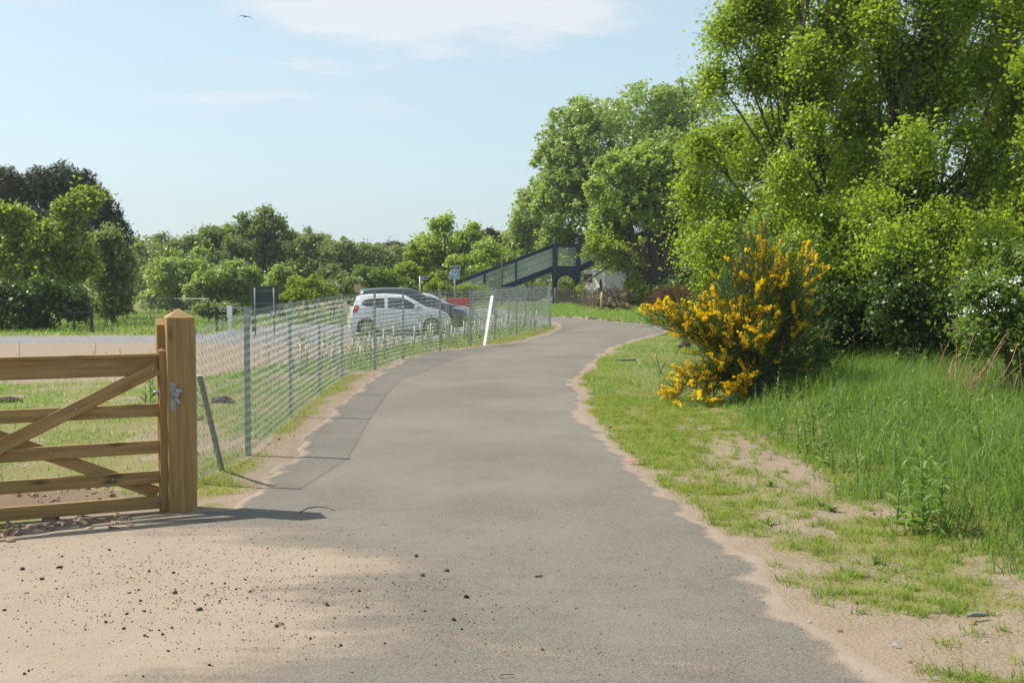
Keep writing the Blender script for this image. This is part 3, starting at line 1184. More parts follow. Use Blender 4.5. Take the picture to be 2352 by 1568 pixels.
# ------------------------------------------------------------------ young hedge: canes with spiral guards
def build_whips():
    leafm = leaf_mat('young_hedge_leaf', (.07, .14, .03), (.22, .30, .06))
    cane_m = plain('bamboo_cane', (.46, .36, .20), .7, 0, .2, 12)
    guard_m = plain('pale_tree_guard', (.50, .49, .41), .5, 0, .1, 12)
    protos = []
    for v in range(3):
        t = thing('hedge_sapling', 'young hedge sapling tied to a cane behind the chain-link fence', 'sapling', group='saplings behind the fence')
        MB().tube([(0, 0, -.05), (.01 * v, .01, .5), (.015, 0, .92 + .06 * v)], [.007, .0065, .005], 5).build('cane', cane_m, t)
        if v != 1:
            MB().tube([(.02, 0, .0), (.022, .0, .3), (.02, .005, .56)], [.024, .022, .022], 8).build('guard', guard_m, t, smooth=True)
        n = 26 + 14 * v
        P = np.stack([RNG.normal(.02, .045, n), RNG.normal(0, .045, n), RNG.uniform(.12, .72, n)], 1)
        V, Fc = leaf_quads(P, RNG.normal(0, 1, (n, 3)) + np.array([0, 0, .8]), .045, .03)
        add_obj('leaves', np_mesh('leaves', V, Fc, leafm, RNG.uniform(0, .92, n)), t)
        protos.append(t)
    n = 0
    used = [False] * 3
    for row in range(3):
        for i in range(34):
            y = 18.2 + i * .54 + RNG.uniform(-.18, .18)
            if y > 35.6:
                continue
            x = float(x_fence(y)) - .45 - row * .42 + RNG.uniform(-.12, .12)
            k = int(RNG.integers(0, 3))
            o = protos[k] if not used[k] else copy_tree(protos[k])
            used[k] = True
            o.location = (x, y, float(gzr(x, y)))
            o.rotation_euler = (RNG.normal(0, .10), RNG.normal(0, .12), RNG.uniform(0, 6.28))
            s = RNG.uniform(.7, 1.08)
            o.scale = (s, s, s)
            n += 1


def leaf_quads(P, N, L, Wd, rng=RNG, jitter=.35):
    """rhombic leaves, folded a little along the midrib"""
    n = len(P)
    N = N / (np.linalg.norm(N, axis=1)[:, None] + 1e-9)
    r = rng.normal(0, 1, (n, 3))
    t = np.cross(N, r)
    t /= np.linalg.norm(t, axis=1)[:, None] + 1e-9
    b = np.cross(N, t)
    s = 1 + jitter * rng.normal(0, 1, n)
    s = np.clip(s, .45, 1.9)
    l = (L * s * .5)[:, None]
    w = (Wd * s * .5)[:, None]
    fold = N * (w * rng.uniform(-.1, .55, n)[:, None])
    V = np.stack([P - t * l, P + b * w + fold - t * l * .15, P + t * l, P - b * w + fold - t * l * .15], 1).reshape(-1, 3)
    Fc = (np.arange(n) * 4)[:, None] + np.array([[0, 1, 2, 3]])
    return V, Fc


build_whips()


# ------------------------------------------------------------------ cars
def build_car(name, label, cat, loc, yaw, sp, col_mat):
    t = thing(name, label, cat, loc, yaw)
    L, Wd, wb, wr_ = sp['L'], sp['W'], sp['wb'], sp['wheel']
    xf, xr = sp['xf'], sp['xf'] - wb            # wheel centres
    tx, tz = zip(*sp['top'])
    bx, bz = zip(*sp['belt'])
    x0, x1 = tx[0], tx[-1]
    hwid = Wd / 2

    def smooth_interp(x, X, Z):
        return np.interp(x, X, Z)

    def top(x):
        return np.mean([smooth_interp(x + d, tx, tz) for d in (-.07, -.035, 0, .035, .07)], axis=0)

    def belt(x):
        return np.minimum(np.interp(x, bx, bz), top(x) - .015)

    def half(x):
        a = np.clip((x - (x1 - .75)) / .75, 0, 1)
        b = np.clip(((x0 + .55) - x) / .55, 0, 1)
        return hwid * (1 - .24 * a ** 2.4 - .13 * b ** 2.4)

    def wroof(x):
        k = np.clip((top(x) - belt(x)) / .5, 0, 1)
        return half(x) * (.95 - .20 * k)

    def low(x):
        z = np.full(np.shape(x), .19)
        e = np.clip((np.abs(x - (x0 + x1) / 2) - (L / 2 - .5)) / .5, 0, 1)
        z = z + .07 * e
        for c in (xf, xr):
            rr = wr_ + .055
            d2 = rr * rr - (x - c) ** 2
            z = np.where(d2 > 0, np.maximum(z, wr_ + np.sqrt(np.maximum(d2, 0))), z)
        return z
    xs = sorted(set(np.round(np.concatenate([np.linspace(x0, x1, 80), xf + np.linspace(-wr_ - .055, wr_ + .055, 21), xr + np.linspace(-wr_ - .055, wr_ + .055, 21)]), 4)))
    xs = np.array(xs)
    rows = []
    for x in xs:
        h = half(x)
        zb = float(low(x))
        be = float(belt(x))
        tp = float(top(x))
        wr2 = wroof(x)
        zmid = max(zb + .02, .62 * be + .38 * .19)
        sec = [(h * .80, zb), (h * .975, zb + .004), (h * .995, max(zb + .03, .34)), (h * 1.0, zmid), (h * .985, be - .04), (h * .955, be),
               (wr2 + (h * .955 - wr2) * .12, be + (tp - be) * .85), (wr2 * .92, tp - .012), (wr2 * .5, tp + .012), (0, tp + .018)]
        zz = [s[1] for s in sec]
        sec = [(s[0], max(s[1], zb)) for s in sec]
        rows.append(sec)
    m = MB()
    ns = len(rows[0])
    full = 2 * ns - 1
    for x, sec in zip(xs, rows):
        for (y, z) in sec:
            m.V.append((x, y, z))
        for (y, z) in reversed(sec[:-1]):
            m.V.append((x, -y, z))
    for i in range(len(xs) - 1):
        for k in range(full - 1):
            a = i * full + k
            m.F.append((a, a + 1, a + full + 1, a + full))
    m.F.append(tuple(range(full)))
    m.F.append(tuple((len(xs) - 1) * full + k for k in reversed(range(full))))
    body = m.build('body', col_mat, t, smooth=True)
    mod = body.modifiers.new('e', 'EDGE_SPLIT')
    mod.split_angle = math.radians(42)
    MB().box(x0 + .25, x1 - .25, -hwid * .78, hwid * .78, .17, .62).build('underbody', M_PLAS, t)

    def side_y(x, z):
        be, tp, h, w2 = float(belt(x)), float(top(x)), float(half(x)), float(wroof(x))
        if z <= be:
            zz = [.0, .34, .62 * be + .38 * .19, be - .04, be]
            yy = [h * .975, h * .995, h, h * .985, h * .955]
            return float(np.interp(z, zz, yy))
        zt = be + (tp - be) * .85
        f = (z - be) / max(zt - be, 1e-3)
        y1 = w2 + (h * .955 - w2) * .12
        return h * .955 + (y1 - h * .955) * f

    def side_patch(poly, mat, nm, off=.006, ncol=14, nrow=5, parent=t, both=True):
        px = [p[0] for p in poly]
        a, b = min(px), max(px)
        for s in ((1, -1) if both else (-1,)):
            mm = MB()
            cols = []
            for i in range(ncol + 1):
                x = a + (b - a) * i / ncol
                x = min(max(x, a + 1e-4), b - 1e-4)
                zs = []
                for j in range(len(poly)):
                    (ax, az), (cx, cz) = poly[j], poly[(j + 1) % len(poly)]
                    if (ax - x) * (cx - x) <= 0 and abs(cx - ax) > 1e-9:
                        zs.append(az + (cz - az) * (x - ax) / (cx - ax))
                lo, hi = min(zs), max(zs)
                cols.append([(x, s * (side_y(x, lo + (hi - lo) * r / nrow) + off), lo + (hi - lo) * r / nrow) for r in range(nrow + 1)])
            for c in cols:
                mm.V += c
            for i in range(ncol):
                for r in range(nrow):
                    k = i * (nrow + 1) + r
                    mm.F.append((k, k + 1, k + nrow + 2, k + nrow + 1))
            mm.build(nm, mat, parent, smooth=True)

    def top_patch(xa, xb, wfrac, mat, nm, off=.008):
        mm = MB()
        n1, n2 = 10, 8
        for i in range(n1 + 1):
            x = xa + (xb - xa) * i / n1
            sl = (float(top(x + .02)) - float(top(x - .02))) / .04
            nx, nz = -sl, 1.0
            q = math.hypot(nx, nz)
            for j in range(n2 + 1):
                f = -1 + 2 * j / n2
                y = f * float(wroof(x)) * wfrac
                zc = float(top(x)) + .018 - .030 * f * f * wfrac
                mm.V.append((x + nx / q * off, y, zc + nz / q * off))
        for i in range(n1):
            for j in range(n2):
                k = i * (n2 + 1) + j
                mm.F.append((k, k + 1, k + n2 + 2, k + n2 + 1))
        mm.build(nm, mat, t, smooth=True)
    for w in sp['side_windows']:
        side_patch(w, M_GLASS, 'side_window')
    top_patch(*sp['windscreen'], .88, M_GLASS, 'windscreen')
    top_patch(*sp['rear_window'], .82, M_GLASS, 'rear_window')
    for p_ in sp['tail']:
        side_patch(p_, M_TAIL, 'tail_light', .008, 6)
    for p_ in sp['head']:
        side_patch(p_, M_LAMP, 'headlight', .008, 6)
    for (xa, za, xb, zb) in sp['seams']:
        dx = .005
        if abs(xb - xa) < .2:
            side_patch([(xa - dx, za), (xa + dx, za), (xb + dx, zb), (xb - dx, zb)], M_PLAS, 'door_seam', .003, 1, 6)
        else:
            side_patch([(xa, za - .006), (xb, zb - .006), (xb, zb + .006), (xa, za + .006)], M_PLAS, 'trim_strip', .004, 10, 1)
    for hx in sp['handles']:
        z = float(belt(hx)) - .11
        for s in (1, -1):
            y = side_y(hx, z)
            MB().box(hx - .08, hx + .08, -.012, .012, -.013, .013, .006).build('door_handle', col_mat, t, loc=(hx, s * (y + .014), z))
    mx, mz = sp['mirror']
    for s in (1, -1):
        y = side_y(mx, mz)
        MB().box(-.07, .07, -.09, .09, -.06, .06, .035).build('wing_mirror', col_mat, t, loc=(mx, s * (y + .09), mz + .04), smooth=True)
    # front and rear faces
    zf = float(top(x1))
    MB().box(x1 - .02, x1 + .012, -hwid * .42, hwid * .42, .30, .42, .01).build('lower_grille', M_PLAS, t)
    MB().box(x1 - .02, x1 + .013, -hwid * .36, hwid * .36, zf - .16, zf - .06, .01).build('grille', M_PLAS, t)
    MB().box(x1 + .0125, x1 + .018, -.26, .26, .44, .55).build('number_plate', M_WHITE, t)
    MB().box(x0 - .018, x0 - .004, -.26, .26, .62, .73).build('number_plate', plain_yellow(), t)
    for (wx) in (xf, xr):
        for s in (1, -1):
            wy = s * (hwid - .125)
            w_ = thing_part('wheel', t, (wx, wy, wr_))
            tw = .10
            MB().lathe([(wr_ * .66, -tw), (wr_ * .93, -tw), (wr_, -tw * .7), (wr_, tw * .7), (wr_ * .93, tw), (wr_ * .66, tw)], 28, 'y').build('tyre', M_TYRE, w_, smooth=True)
            rim = MB()
            rim.lathe([(wr_ * .60, -tw * .9), (wr_ * .68, -tw * .9), (wr_ * .68, tw * .9), (wr_ * .62, tw * .95), (wr_ * .60, tw * .7)], 28, 'y')
            yo = s * tw * .75
            for q in range(10):
                a = 2 * math.pi * q / 10
                rim.bar((math.cos(a) * .04, yo, math.sin(a) * .04), (math.cos(a) * wr_ * .63, yo, math.sin(a) * wr_ * .63), .035, .03, (0, 1, 0))
            rim.lathe([(0, yo + s * .02), (.05, yo + s * .015), (.055, yo - s * .02)], 12, 'y')
            rim.build('rim', M_ALLOY, w_)
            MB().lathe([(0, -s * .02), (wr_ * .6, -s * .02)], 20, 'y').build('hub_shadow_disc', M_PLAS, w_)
    return t


def thing_part(name, parent, loc):
    o = bpy.data.objects.new(name, None)
    o.empty_display_size = .05
    link(o)
    o.parent = parent
    o.location = loc
    return o


_py = []


def plain_yellow():
    if not _py:
        _py.append(plain('yellow_plate', (.70, .52, .05), .5))
    return _py[0]


HATCH = dict(L=3.675, W=1.60, wb=2.385, wheel=.29, xf=1.10,
             top=[(-1.84, .52), (-1.83, .78), (-1.78, .98), (-1.62, 1.33), (-1.50, 1.42), (-1.1, 1.475), (-.5, 1.49), (-.1, 1.475), (.22, 1.42), (.75, 1.12), (1.02, .985), (1.4, .92), (1.68, .82), (1.79, .70), (1.83, .52)],
             belt=[(-1.84, .95), (-1.5, 1.02), (-1.2, .99), (0, .935), (.8, .90), (1.1, .93), (1.83, .66)],
             windscreen=(.27, .90), rear_window=(-1.745, -1.60),
             side_windows=[[(-1.45, 1.12), (-1.26, 1.04), (-.62, .985), (-.62, 1.345), (-1.15, 1.325), (-1.38, 1.25)],
                           [(-.50, .975), (.60, .935), (.74, .955), (.25, 1.26), (.0, 1.345), (-.50, 1.355)]],
             tail=[[(-1.79, .82), (-1.60, .82), (-1.52, 1.02), (-1.58, 1.10), (-1.72, 1.05)]],
             head=[[(1.28, .80), (1.62, .68), (1.76, .66), (1.70, .76), (1.45, .84)]],
             seams=[(-.56, .30, -.56, .95), (.62, .30, .72, .90), (-1.15, .45, -1.35, .95), (-1.2, .80, 1.2, .72), (-.7, .36, .7, .36)], handles=[-.95, .0], mirror=(.52, .96))
SUVS = dict(L=4.45, W=1.82, wb=2.66, wheel=.36, xf=1.32,
            top=[(-2.22, .60), (-2.20, .95), (-2.12, 1.15), (-1.98, 1.50), (-1.85, 1.63), (-1.2, 1.69), (-.3, 1.70), (.05, 1.68), (.3, 1.60), (.95, 1.17), (1.2, 1.11), (1.75, 1.05), (2.05, .96), (2.18, .82), (2.22, .60)],
            belt=[(-2.22, 1.05), (-1.5, 1.12), (0, 1.07), (1.0, 1.04), (2.22, .82)],
            windscreen=(.34, 1.0), rear_window=(-2.09, -1.95),
            side_windows=[[(-1.85, 1.20), (-1.35, 1.15), (-.72, 1.13), (-.72, 1.52), (-1.70, 1.50)],
                          [(-.62, 1.12), (.62, 1.07), (.90, 1.10), (.34, 1.45), (.12, 1.53), (-.62, 1.53)]],
            tail=[[(-2.17, .98), (-1.98, .98), (-1.92, 1.18), (-2.08, 1.22)]],
            head=[[(1.60, .92), (2.00, .84), (2.10, .80), (2.10, .92), (1.80, 1.0)]],
            seams=[(-.67, .36, -.67, 1.08), (.80, .36, .86, 1.03), (-1.35, .55, -1.55, 1.08)], handles=[-1.05, .0], mirror=(.66, 1.12))
SALOON = dict(L=4.35, W=1.78, wb=2.60, wheel=.32, xf=1.30,
              top=[(-2.17, .55), (-2.15, .85), (-2.05, 1.02), (-1.85, 1.26), (-1.6, 1.40), (-1.0, 1.47), (-.3, 1.48), (.0, 1.45), (.3, 1.37), (.98, 1.02), (1.25, .94), (1.75, .86), (2.02, .77), (2.13, .66), (2.17, .52)],
              belt=[(-2.17, .93), (-1.5, .97), (0, .90), (1.0, .86), (2.17, .66)],
              windscreen=(.36, 1.0), rear_window=(-2.0, -1.68),
              side_windows=[[(-1.70, 1.06), (-1.3, 1.0), (-.62, .95), (-.62, 1.32), (-1.4, 1.27)],
                            [(-.52, .945), (.68, .895), (.92, .92), (.35, 1.24), (.1, 1.32), (-.52, 1.33)]],
              tail=[[(-2.10, .80), (-1.90, .80), (-1.84, .95), (-2.0, 1.0)]],
              head=[[(1.55, .76), (1.92, .66), (2.05, .64), (2.0, .74), (1.75, .81)]],
              seams=[(-.57, .32, -.57, .93), (.80, .32, .88, .86)], handles=[-.95, .05], mirror=(.66, .93))


def place_car(name, label, u, v_top_d, yaw, sp, mat):
    Y = v_top_d
    p = at(u, 740, Y)
    z = float(gz(p[0], p[1]))
    return build_car(name, label, 'car', (p[0], p[1], z), yaw, sp, mat)


place_car('hatchback_car', 'small white hatchback parked side-on behind the chain-link fence', 917, 41.0, math.radians(13), HATCH, paint('white_car_paint', (.78, .79, .80)))
place_car('estate_car', 'tall dark estate car parked between the white hatchback and the silver car', 938, 44.0, math.radians(13), SUVS, paint('dark_blue_grey_car_paint', (.045, .055, .06)))
place_car('saloon_car', 'pale silver car parked beyond the dark estate car', 978, 47.2, math.radians(10), SALOON, paint('silver_car_paint', (.52, .57, .60)))


# ------------------------------------------------------------------ red barrier, notice board, posts and signs
def build_barrier():
    for (u, Y, yaw, lab) in ((1058, 53.5, .12, 'red plastic road barrier standing beside the silver car'),
                             (1012, 57.0, .5, 'red plastic road barrier half hidden behind the silver car roof')):
        p = at(u, 700, Y)
        z = float(gz(p[0], p[1]))
        t = thing('road_barrier', lab, 'barrier', (p[0], p[1], z - .24), yaw)
        MB().box(-.55, .55, -.03, .03, .86, 1.04, .025).build('top_beam', M_RED, t)
        MB().box(-.55, .55, -.032, .032, .70, .82, .025).build('middle_beam', M_RED, t)
        for i in range(9):
            x = -.5 + i * .125
            MB().box(x - .022, x + .022, -.02, .02, .14, .86).build('upright', M_RED, t)
        MB().box(-.55, .55, -.03, .03, .08, .2, .02).build('bottom_beam', M_RED, t)
        for x in (-.42, .42):
            MB().box(x - .05, x + .05, -.25, .25, 0, .08, .02).build('foot', M_PLAS, t)
        MB().lathe([(0, -.03), (.075, -.03), (.075, .03), (0, .03)], 16, 'y', (.56, 0, .55)).build('reflector', M_RED, t)


build_barrier()


def build_board():
    Y = 40.0
    a = at(579, 700, Y)
    b = at(640, 700, Y)
    x0, x1 = a[0], b[0]
    xm = (x0 + x1) / 2
    z = float(gz(xm, Y))
    zt = at(600, 657, Y)[2] - z
    zb = at(600, 722, Y)[2] - z
    w = (x1 - x0) / 2
    t = thing('notice_board', 'back of a dark green notice board on two steel posts', 'notice board', (xm, Y, z), .05)
    MB().box(-w, w, 0, .03, zb, zt, .004).build('panel', M_GREENB, t)
    for x in (-w + .12, w - .16):
        MB().tube([(x, -.05, -.3), (x, -.05, zt - .06)], .032, 10).build('post', M_GREYP, t, smooth=True)
    for zz in (zt - .17, zt - .62):
        MB().box(-w + .02, w - .02, -.018, -.0005, zz - .015, zz + .015).build('cross_bar', M_GREYP, t)
    # white-headed post
    p = ground(528, 765)
    p[1] = 42.0
    p[0] = at(528, 760, 42.0)[0]
    z = float(gz(p[0], p[1]))
    h = at(528, 703, 42.0)[2] - z
    t = thing('marker_post', 'white marker post with a box-shaped head by the metal rail', 'post', (p[0], p[1], z))
    MB().box(-.05, .05, -.05, .05, -.2, h - .42, .01).build('shaft', M_WHITE, t)
    MB().box(-.082, .082, -.082, .082, h - .42, h, .015).build('head', M_WHITE, t)
    # metal rail barrier
    Y2 = 43.5
    a = at(495, 720, Y2)
    b = at(585, 720, Y2)
    z = float(gz(a[0], Y2))
    t = thing('metal_rail', 'galvanised height barrier rail on dark posts behind the marker post', 'barrier', (a[0], Y2, z))
    L = b[0] - a[0]
    h = at(495, 705, Y2)[2] - z
    MB().box(0, .09, -.045, .045, -.2, h, .006).build('post', M_DARKM, t)
    MB().box(L - .09, L, -.045, .045, -.2, h, .006).build('post', M_DARKM, t)
    MB().box(.0905, L - .0905, -.03, .03, h - .07, h - .01, .004).build('top_rail', M_ZINC, t)
    MB().box(.0905, L - .0905, -.02, .02, h - .36, h - .32, .004).build('lower_rail', M_ZINC, t)
    # tan box on post behind the estate car
    p = at(821, 660, 50.0)
    z = float(gz(p[0], 50.0))
    h = p[2] - z + .12
    t = thing('post_box', 'tan timber box on a post showing above the estate car roof', 'box', (p[0], 50.0, z), .1)
    MB().box(-.04, .04, -.04, .04, -.2, h - .33).build('post', M_TAN, t)
    MB().box(-.14, .14, -.12, .12, h - .33, h, .01).build('box', M_TAN, t)
    MB().box(-.16, .16, -.14, .14, h + .0005, h + .03, .006).build('lid', M_TAN, t)


build_board()


def text_mesh(txt, size, mat, name, parent, loc):
    cu = bpy.data.curves.new(name, 'FONT')
    cu.body = txt
    cu.size = size
    cu.align_x = 'CENTER'
    cu.align_y = 'CENTER'
    cu.extrude = .001
    tmp = bpy.data.objects.new(name, cu)
    link(tmp)
    dg = bpy.context.evaluated_depsgraph_get()
    me = bpy.data.meshes.new_from_object(tmp.evaluated_get(dg))
    bpy.data.objects.remove(tmp)
    me.materials.clear()
    me.materials.append(mat)
    return add_obj(name, me, parent, loc, (math.pi / 2, 0, 0))


def arrow_panel(parent, xa, xb, za, zb, mat, nm, y, point):
    zc = (za + zb) / 2
    tip = (zb - za) * .42
    if point == 'l':
        o = [(xa + tip, za), (xb, za), (xb, zb), (xa + tip, zb), (xa, zc)]
    else:
        o = [(xa, za), (xb - tip, za), (xb, zc), (xb - tip, zb), (xa, zb)]
    k = .022
    inn = [(xa + (xb - xa) / 2 + (p[0] - (xa + xb) / 2) * (1 - k * 2 / (xb - xa) * 1.2), zc + (p[1] - zc) * (1 - k * 2 / (zb - za))) for p in o]
    MB().prism(o, y, y + .012).build('border', M_WHITE, parent)
    MB().prism(inn, y - .004, y - .0005).build(nm, mat, parent)


def build_signs():
    Y = 56.0
    p = at(1045, 690, Y)
    z = float(gz(p[0], Y))
    t = thing('fingerpost', 'grey post with one green and two blue direction signs', 'sign post', (p[0], Y, z), 0)

    def lx(u):
        return at(u, 640, Y)[0] - p[0]

    def lz(v):
        return at(1045, v, Y)[2] - z
    MB().tube([(0, 0, -.3), (0, 0, lz(611))], .045, 10).build('post', M_ZINC, t, smooth=True)
    arrow_panel(t, lx(1033), lx(1058), lz(619.8), lz(609.5), M_SIGNG, 'green_sign', -.065, 'l')
    arrow_panel(t, lx(1031), lx(1055.5), lz(630.6), lz(621.5), M_SIGNB, 'blue_sign', -.065, 'l')
    arrow_panel(t, lx(1031.5), lx(1056.5), lz(640.5), lz(631.3), M_SIGNB, 'blue_sign', -.065, 'r')
    zz = (lz(619.8) + lz(609.5)) / 2
    text_mesh('Carnoustie', .078, M_WHITE, 'lettering', t, (.02, -.0705, zz + .04))
    text_mesh('Beach', .078, M_WHITE, 'lettering', t, (.02, -.0705, zz - .045))
    # the words of the blue plates cannot be read from here: pale worn bars and a cycle mark
    for (va, vb, xs) in ((630.6, 621.5, ((-.24, -.02), (.04, .14))), (640.5, 631.3, ((-.06, .12), (.15, .19)))):
        zc = (lz(va) + lz(vb)) / 2
        for (a, b) in xs:
            MB().box(a, b, -.0712, -.0693, zc - .022, zc + .022).build('worn_lettering', M_WHITE, t)
    zc = (lz(640.5) + lz(631.3)) / 2
    for cx in (-.20, -.12):
        MB().lathe([(.030, -.0712), (.018, -.0712)], 12, 'y', (cx, 0, zc - .01)).build('cycle_mark', M_WHITE, t)
    MB().bar((-.20, -.0708, zc), (-.15, -.0708, zc + .045), .002, .01, (1, 0, 0)).build('cycle_mark', M_WHITE, t)
    # second, single-armed post
    Y = 55.0
    p = at(968.5, 690, Y)
    z = float(gz(p[0], Y))
    t = thing('fingerpost', 'leaning grey post with a single dark blue arm', 'sign post', (p[0], Y, z), 0)
    t.rotation_euler = (0, -.04, 0)
    MB().tube([(0, 0, -.3), (0, 0, at(968, 634.5, Y)[2] - z)], .035, 10).build('post', M_ZINC, t, smooth=True)
    q = lambda u: at(u, 640, Y)[0] - p[0]
    h = lambda v: at(968, v, Y)[2] - z
    arrow_panel(t, q(970), q(989), h(641.5), h(634.5), plain('dark_blue_sign_face', (.012, .05, .22), .45), 'blue_sign', -.05, 'r')
    MB().box(.10, .26, -.0562, -.0543, (h(641.5) + h(634.5)) / 2 - .018, (h(641.5) + h(634.5)) / 2 + .012).build('worn_lettering', plain('faded_lettering', (.25, .35, .5), .5), t)
    # rusty pole
    Y = 58.5
    p = at(1153, 690, Y)
    z = float(gz(p[0], Y))
    o = MB().tube([(0, 0, -.3), (.0, 0, 1.2), (.01, 0, at(1153, 587, Y)[2] - z)], [.045, .042, .036], 10).build('rusty_pole', M_RUST, loc=(p[0], Y, z), smooth=True)
    setp(o, 'slender rust-brown iron pole standing before the footbridge stairs', 'pole')
    # small dark marker post
    Y = 54.0
    p = at(1027.5, 690, Y)
    z = float(gz(p[0], Y))
    t = thing('dark_post', 'dark slim post with a short crosspiece between the two sign posts', 'post', (p[0], Y, z))
    h = at(1027, 644, Y)[2] - z
    MB().tube([(0, 0, -.2), (0, 0, h)], .03, 8).build('shaft', M_DARKM, t, smooth=True)
    MB().box(-.09, .09, -.02, .02, h - .03, h + .0).build('crosspiece', M_DARKM, t)


build_signs()


# ------------------------------------------------------------------ footbridge
def build_bridge():
    Y = 64.0
    t = thing('footbridge', 'navy iron railway footbridge with pale lattice parapets and arched landing', 'bridge', (0, 0, 0))
    A = at(1275, 690, Y)
    B = at(1322, 690, Y)
    zg = .58
    zdeck = at(1275, 614, Y)[2]
    zrail = at(1275, 561, Y)[2]
    xa, xb = A[0], B[0] + .15
    dep = 1.7
    hp = zrail - zdeck
    cols = [(xa, Y), (xb, Y), (xa, Y + dep), (xb, Y + dep)]
    for (x, y) in cols:
        MB().lathe([(.19, zg - .3), (.19, zg + .12), (.12, zg + .2), (.105, zdeck - .75), (.14, zdeck - .72), (.14, zdeck - .66), (.12, zdeck - .62), (.12, zdeck - .2)], 14, 'z', (x, y, 0)).build('column', M_NAVY, t, smooth=True)
        MB().box(x - .135, x + .135, y - .135, y + .135, zdeck - .62, zrail + .06, .01).build('newel', M_NAVY, t)
        MB().lathe([(.10, zrail + .0605), (.10, zrail + .10), (.05, zrail + .13), (.05, zrail + .16), (.085, zrail + .19), (.085, zrail + .21), (.04, zrail + .235), (.07, zrail + .28), (.075, zrail + .32), (.05, zrail + .37), (0, zrail + .39)], 12, 'z', (x, y, 0)).build('finial', M_NAVY, t, smooth=True)
    MB().box(xa + .136, xb - .136, Y - .06, Y + .06, zdeck - .24, zdeck - .02).build('deck_beam', M_NAVY, t)
    MB().box(xa + .136, xb - .136, Y + dep - .06, Y + dep + .06, zdeck - .24, zdeck - .02).build('deck_beam', M_NAVY, t)
    MB().box(xa - .06, xa + .06, Y + .136, Y + dep - .136, zdeck - .24, zdeck - .02).build('deck_beam', M_NAVY, t)
    MB().box(xa, xb, Y + .062, Y + dep - .062, zdeck - .1, zdeck - .03).build('deck', M_PLANK, t)

    def arch(p, q, name='arch_bracket'):
        """flat spandrel with a round opening between two columns"""
        p = Vector(p)
        q = Vector(q)
        L = (q - p).length
        e = (q - p) / L
        n = Vector((-e.y, e.x, 0)) * .03
        zt, zs = zdeck - .245, zdeck - 1.02
        r = (L - .2) / 2
        m = MB()
        K = 12
        outer, inner = [], []
        for i in range(K + 1):
            a = math.pi * i / K
            s = L / 2 - math.cos(a) * r
            z = zs + math.sin(a) * min(r, (zt - zs) * .82)
            inner.append((s, z))
            outer.append((s if 0 < i < K else (0.1 if i == 0 else L - .1), zt))
        for i in range(K):
            for sg in (1, -1):
                pts = [p + e * s + n * sg for s in (inner[i][0], inner[i + 1][0], outer[i + 1][0], outer[i][0])]
                zz = (inner[i][1], inner[i + 1][1], zt, zt)
                m.poly([(w.x, w.y, z) for w, z in zip(pts, zz)])
            pts = []
            a_, b_ = p + e * inner[i][0], p + e * inner[i + 1][0]
            m.poly([(a_.x + n.x * 2, a_.y + n.y * 2, inner[i][1]), (b_.x + n.x * 2, b_.y + n.y * 2, inner[i + 1][1]), (b_.x - n.x * 2, b_.y - n.y * 2, inner[i + 1][1]), (a_.x - n.x * 2, a_.y - n.y * 2, inner[i][1])])
        m.build(name, M_NAVY, t)
    arch((xa, Y, 0), (xb, Y, 0))
    arch((xa, Y + dep, 0), (xb, Y + dep, 0))
    arch((xa, Y, 0), (xa, Y + dep, 0))

    bar_cache = {}

    def lattice(p, q, zp, zq, h0, h1, single=True, pitch=.165):
        """diamond lattice between two rails; p,q plan points, zp,zq base heights"""
        p = Vector((*p, 0))
        q = Vector((*q, 0))
        L = (q - p).length
        e = (q - p) / L
        hh = h1 - h0
        n = int(L / pitch) + 1
        nrm = Vector((-e.y, e.x, 0))
        joined = MB()
        for sgn, off in ((1, -.008), (-1, .008)):
            for i in range(-int(hh / pitch) - 1, n + int(hh / pitch) + 1):
                s0 = i * pitch
                s1 = s0 + sgn * hh * .62
                a0, a1, z0, z1 = s0, s1, 0.0, 1.0
                # clip to the panel
                lo, hi = 0.0, 1.0
                ds = s1 - s0
                for bound, side in ((0, 1), (L, -1)):
                    if ds != 0:
                        tt = (bound - s0) / ds
                        if (ds > 0) == (side == 1):
                            lo = max(lo, tt)
                        else:
                            hi = min(hi, tt)
                if hi - lo < .06:
                    continue
                def P(f):
                    s = s0 + ds * f
                    w = p + e * s + nrm * off
                    return Vector((w.x, w.y, zp + (zq - zp) * s / L + h0 + hh * f))
                a, b = P(lo), P(hi)
                key = round((b - a).length, 1)
                d = b - a
                if not single:
                    joined.bar(a, b, .008, .034, nrm.cross(d))
                    continue
                if key not in bar_cache:
                    bar_cache[key] = MB().box(0, 1, -.004, .004, -.017, .017).mesh('lattice_bar', M_LATT)
                o = add_obj('lattice_bar', bar_cache[key], t)
                X = d.normalized()
                Yv = nrm
                Zv = X.cross(Yv).normalized()
                mt = Matrix((X, Yv, Zv)).transposed().to_4x4()
                mt.translation = a
                o.matrix_world = mt @ Matrix.Diagonal((d.length, 1, 1, 1))
        if not single:
            joined.build('lattice_panel', M_LATT, t)['kind'] = 'stuff'

    def parapet(p, q, zp, zq, posts=(), single=True):
        pv, qv = Vector((*p, zp)), Vector((*q, zq))
        up = Vector((0, 0, 1))
        MB().bar(pv + up * (hp - .02), qv + up * (hp - .02), .11, .06).build('handrail', M_NAVY, t)
        MB().bar(pv + up * (hp - .115), qv + up * (hp - .115), .05, .13).build('top_rail', M_NAVY, t)
        MB().bar(pv + up * .03, qv + up * .03, .05, .10).build('bottom_rail', M_NAVY, t)
        for fr in (.40, .68):
            MB().bar(pv + up * hp * fr, qv + up * hp * fr, .012, .02).build('thin_rail', M_NAVY, t)
        lattice(p, q, zp, zq, .08, hp - .18, single)
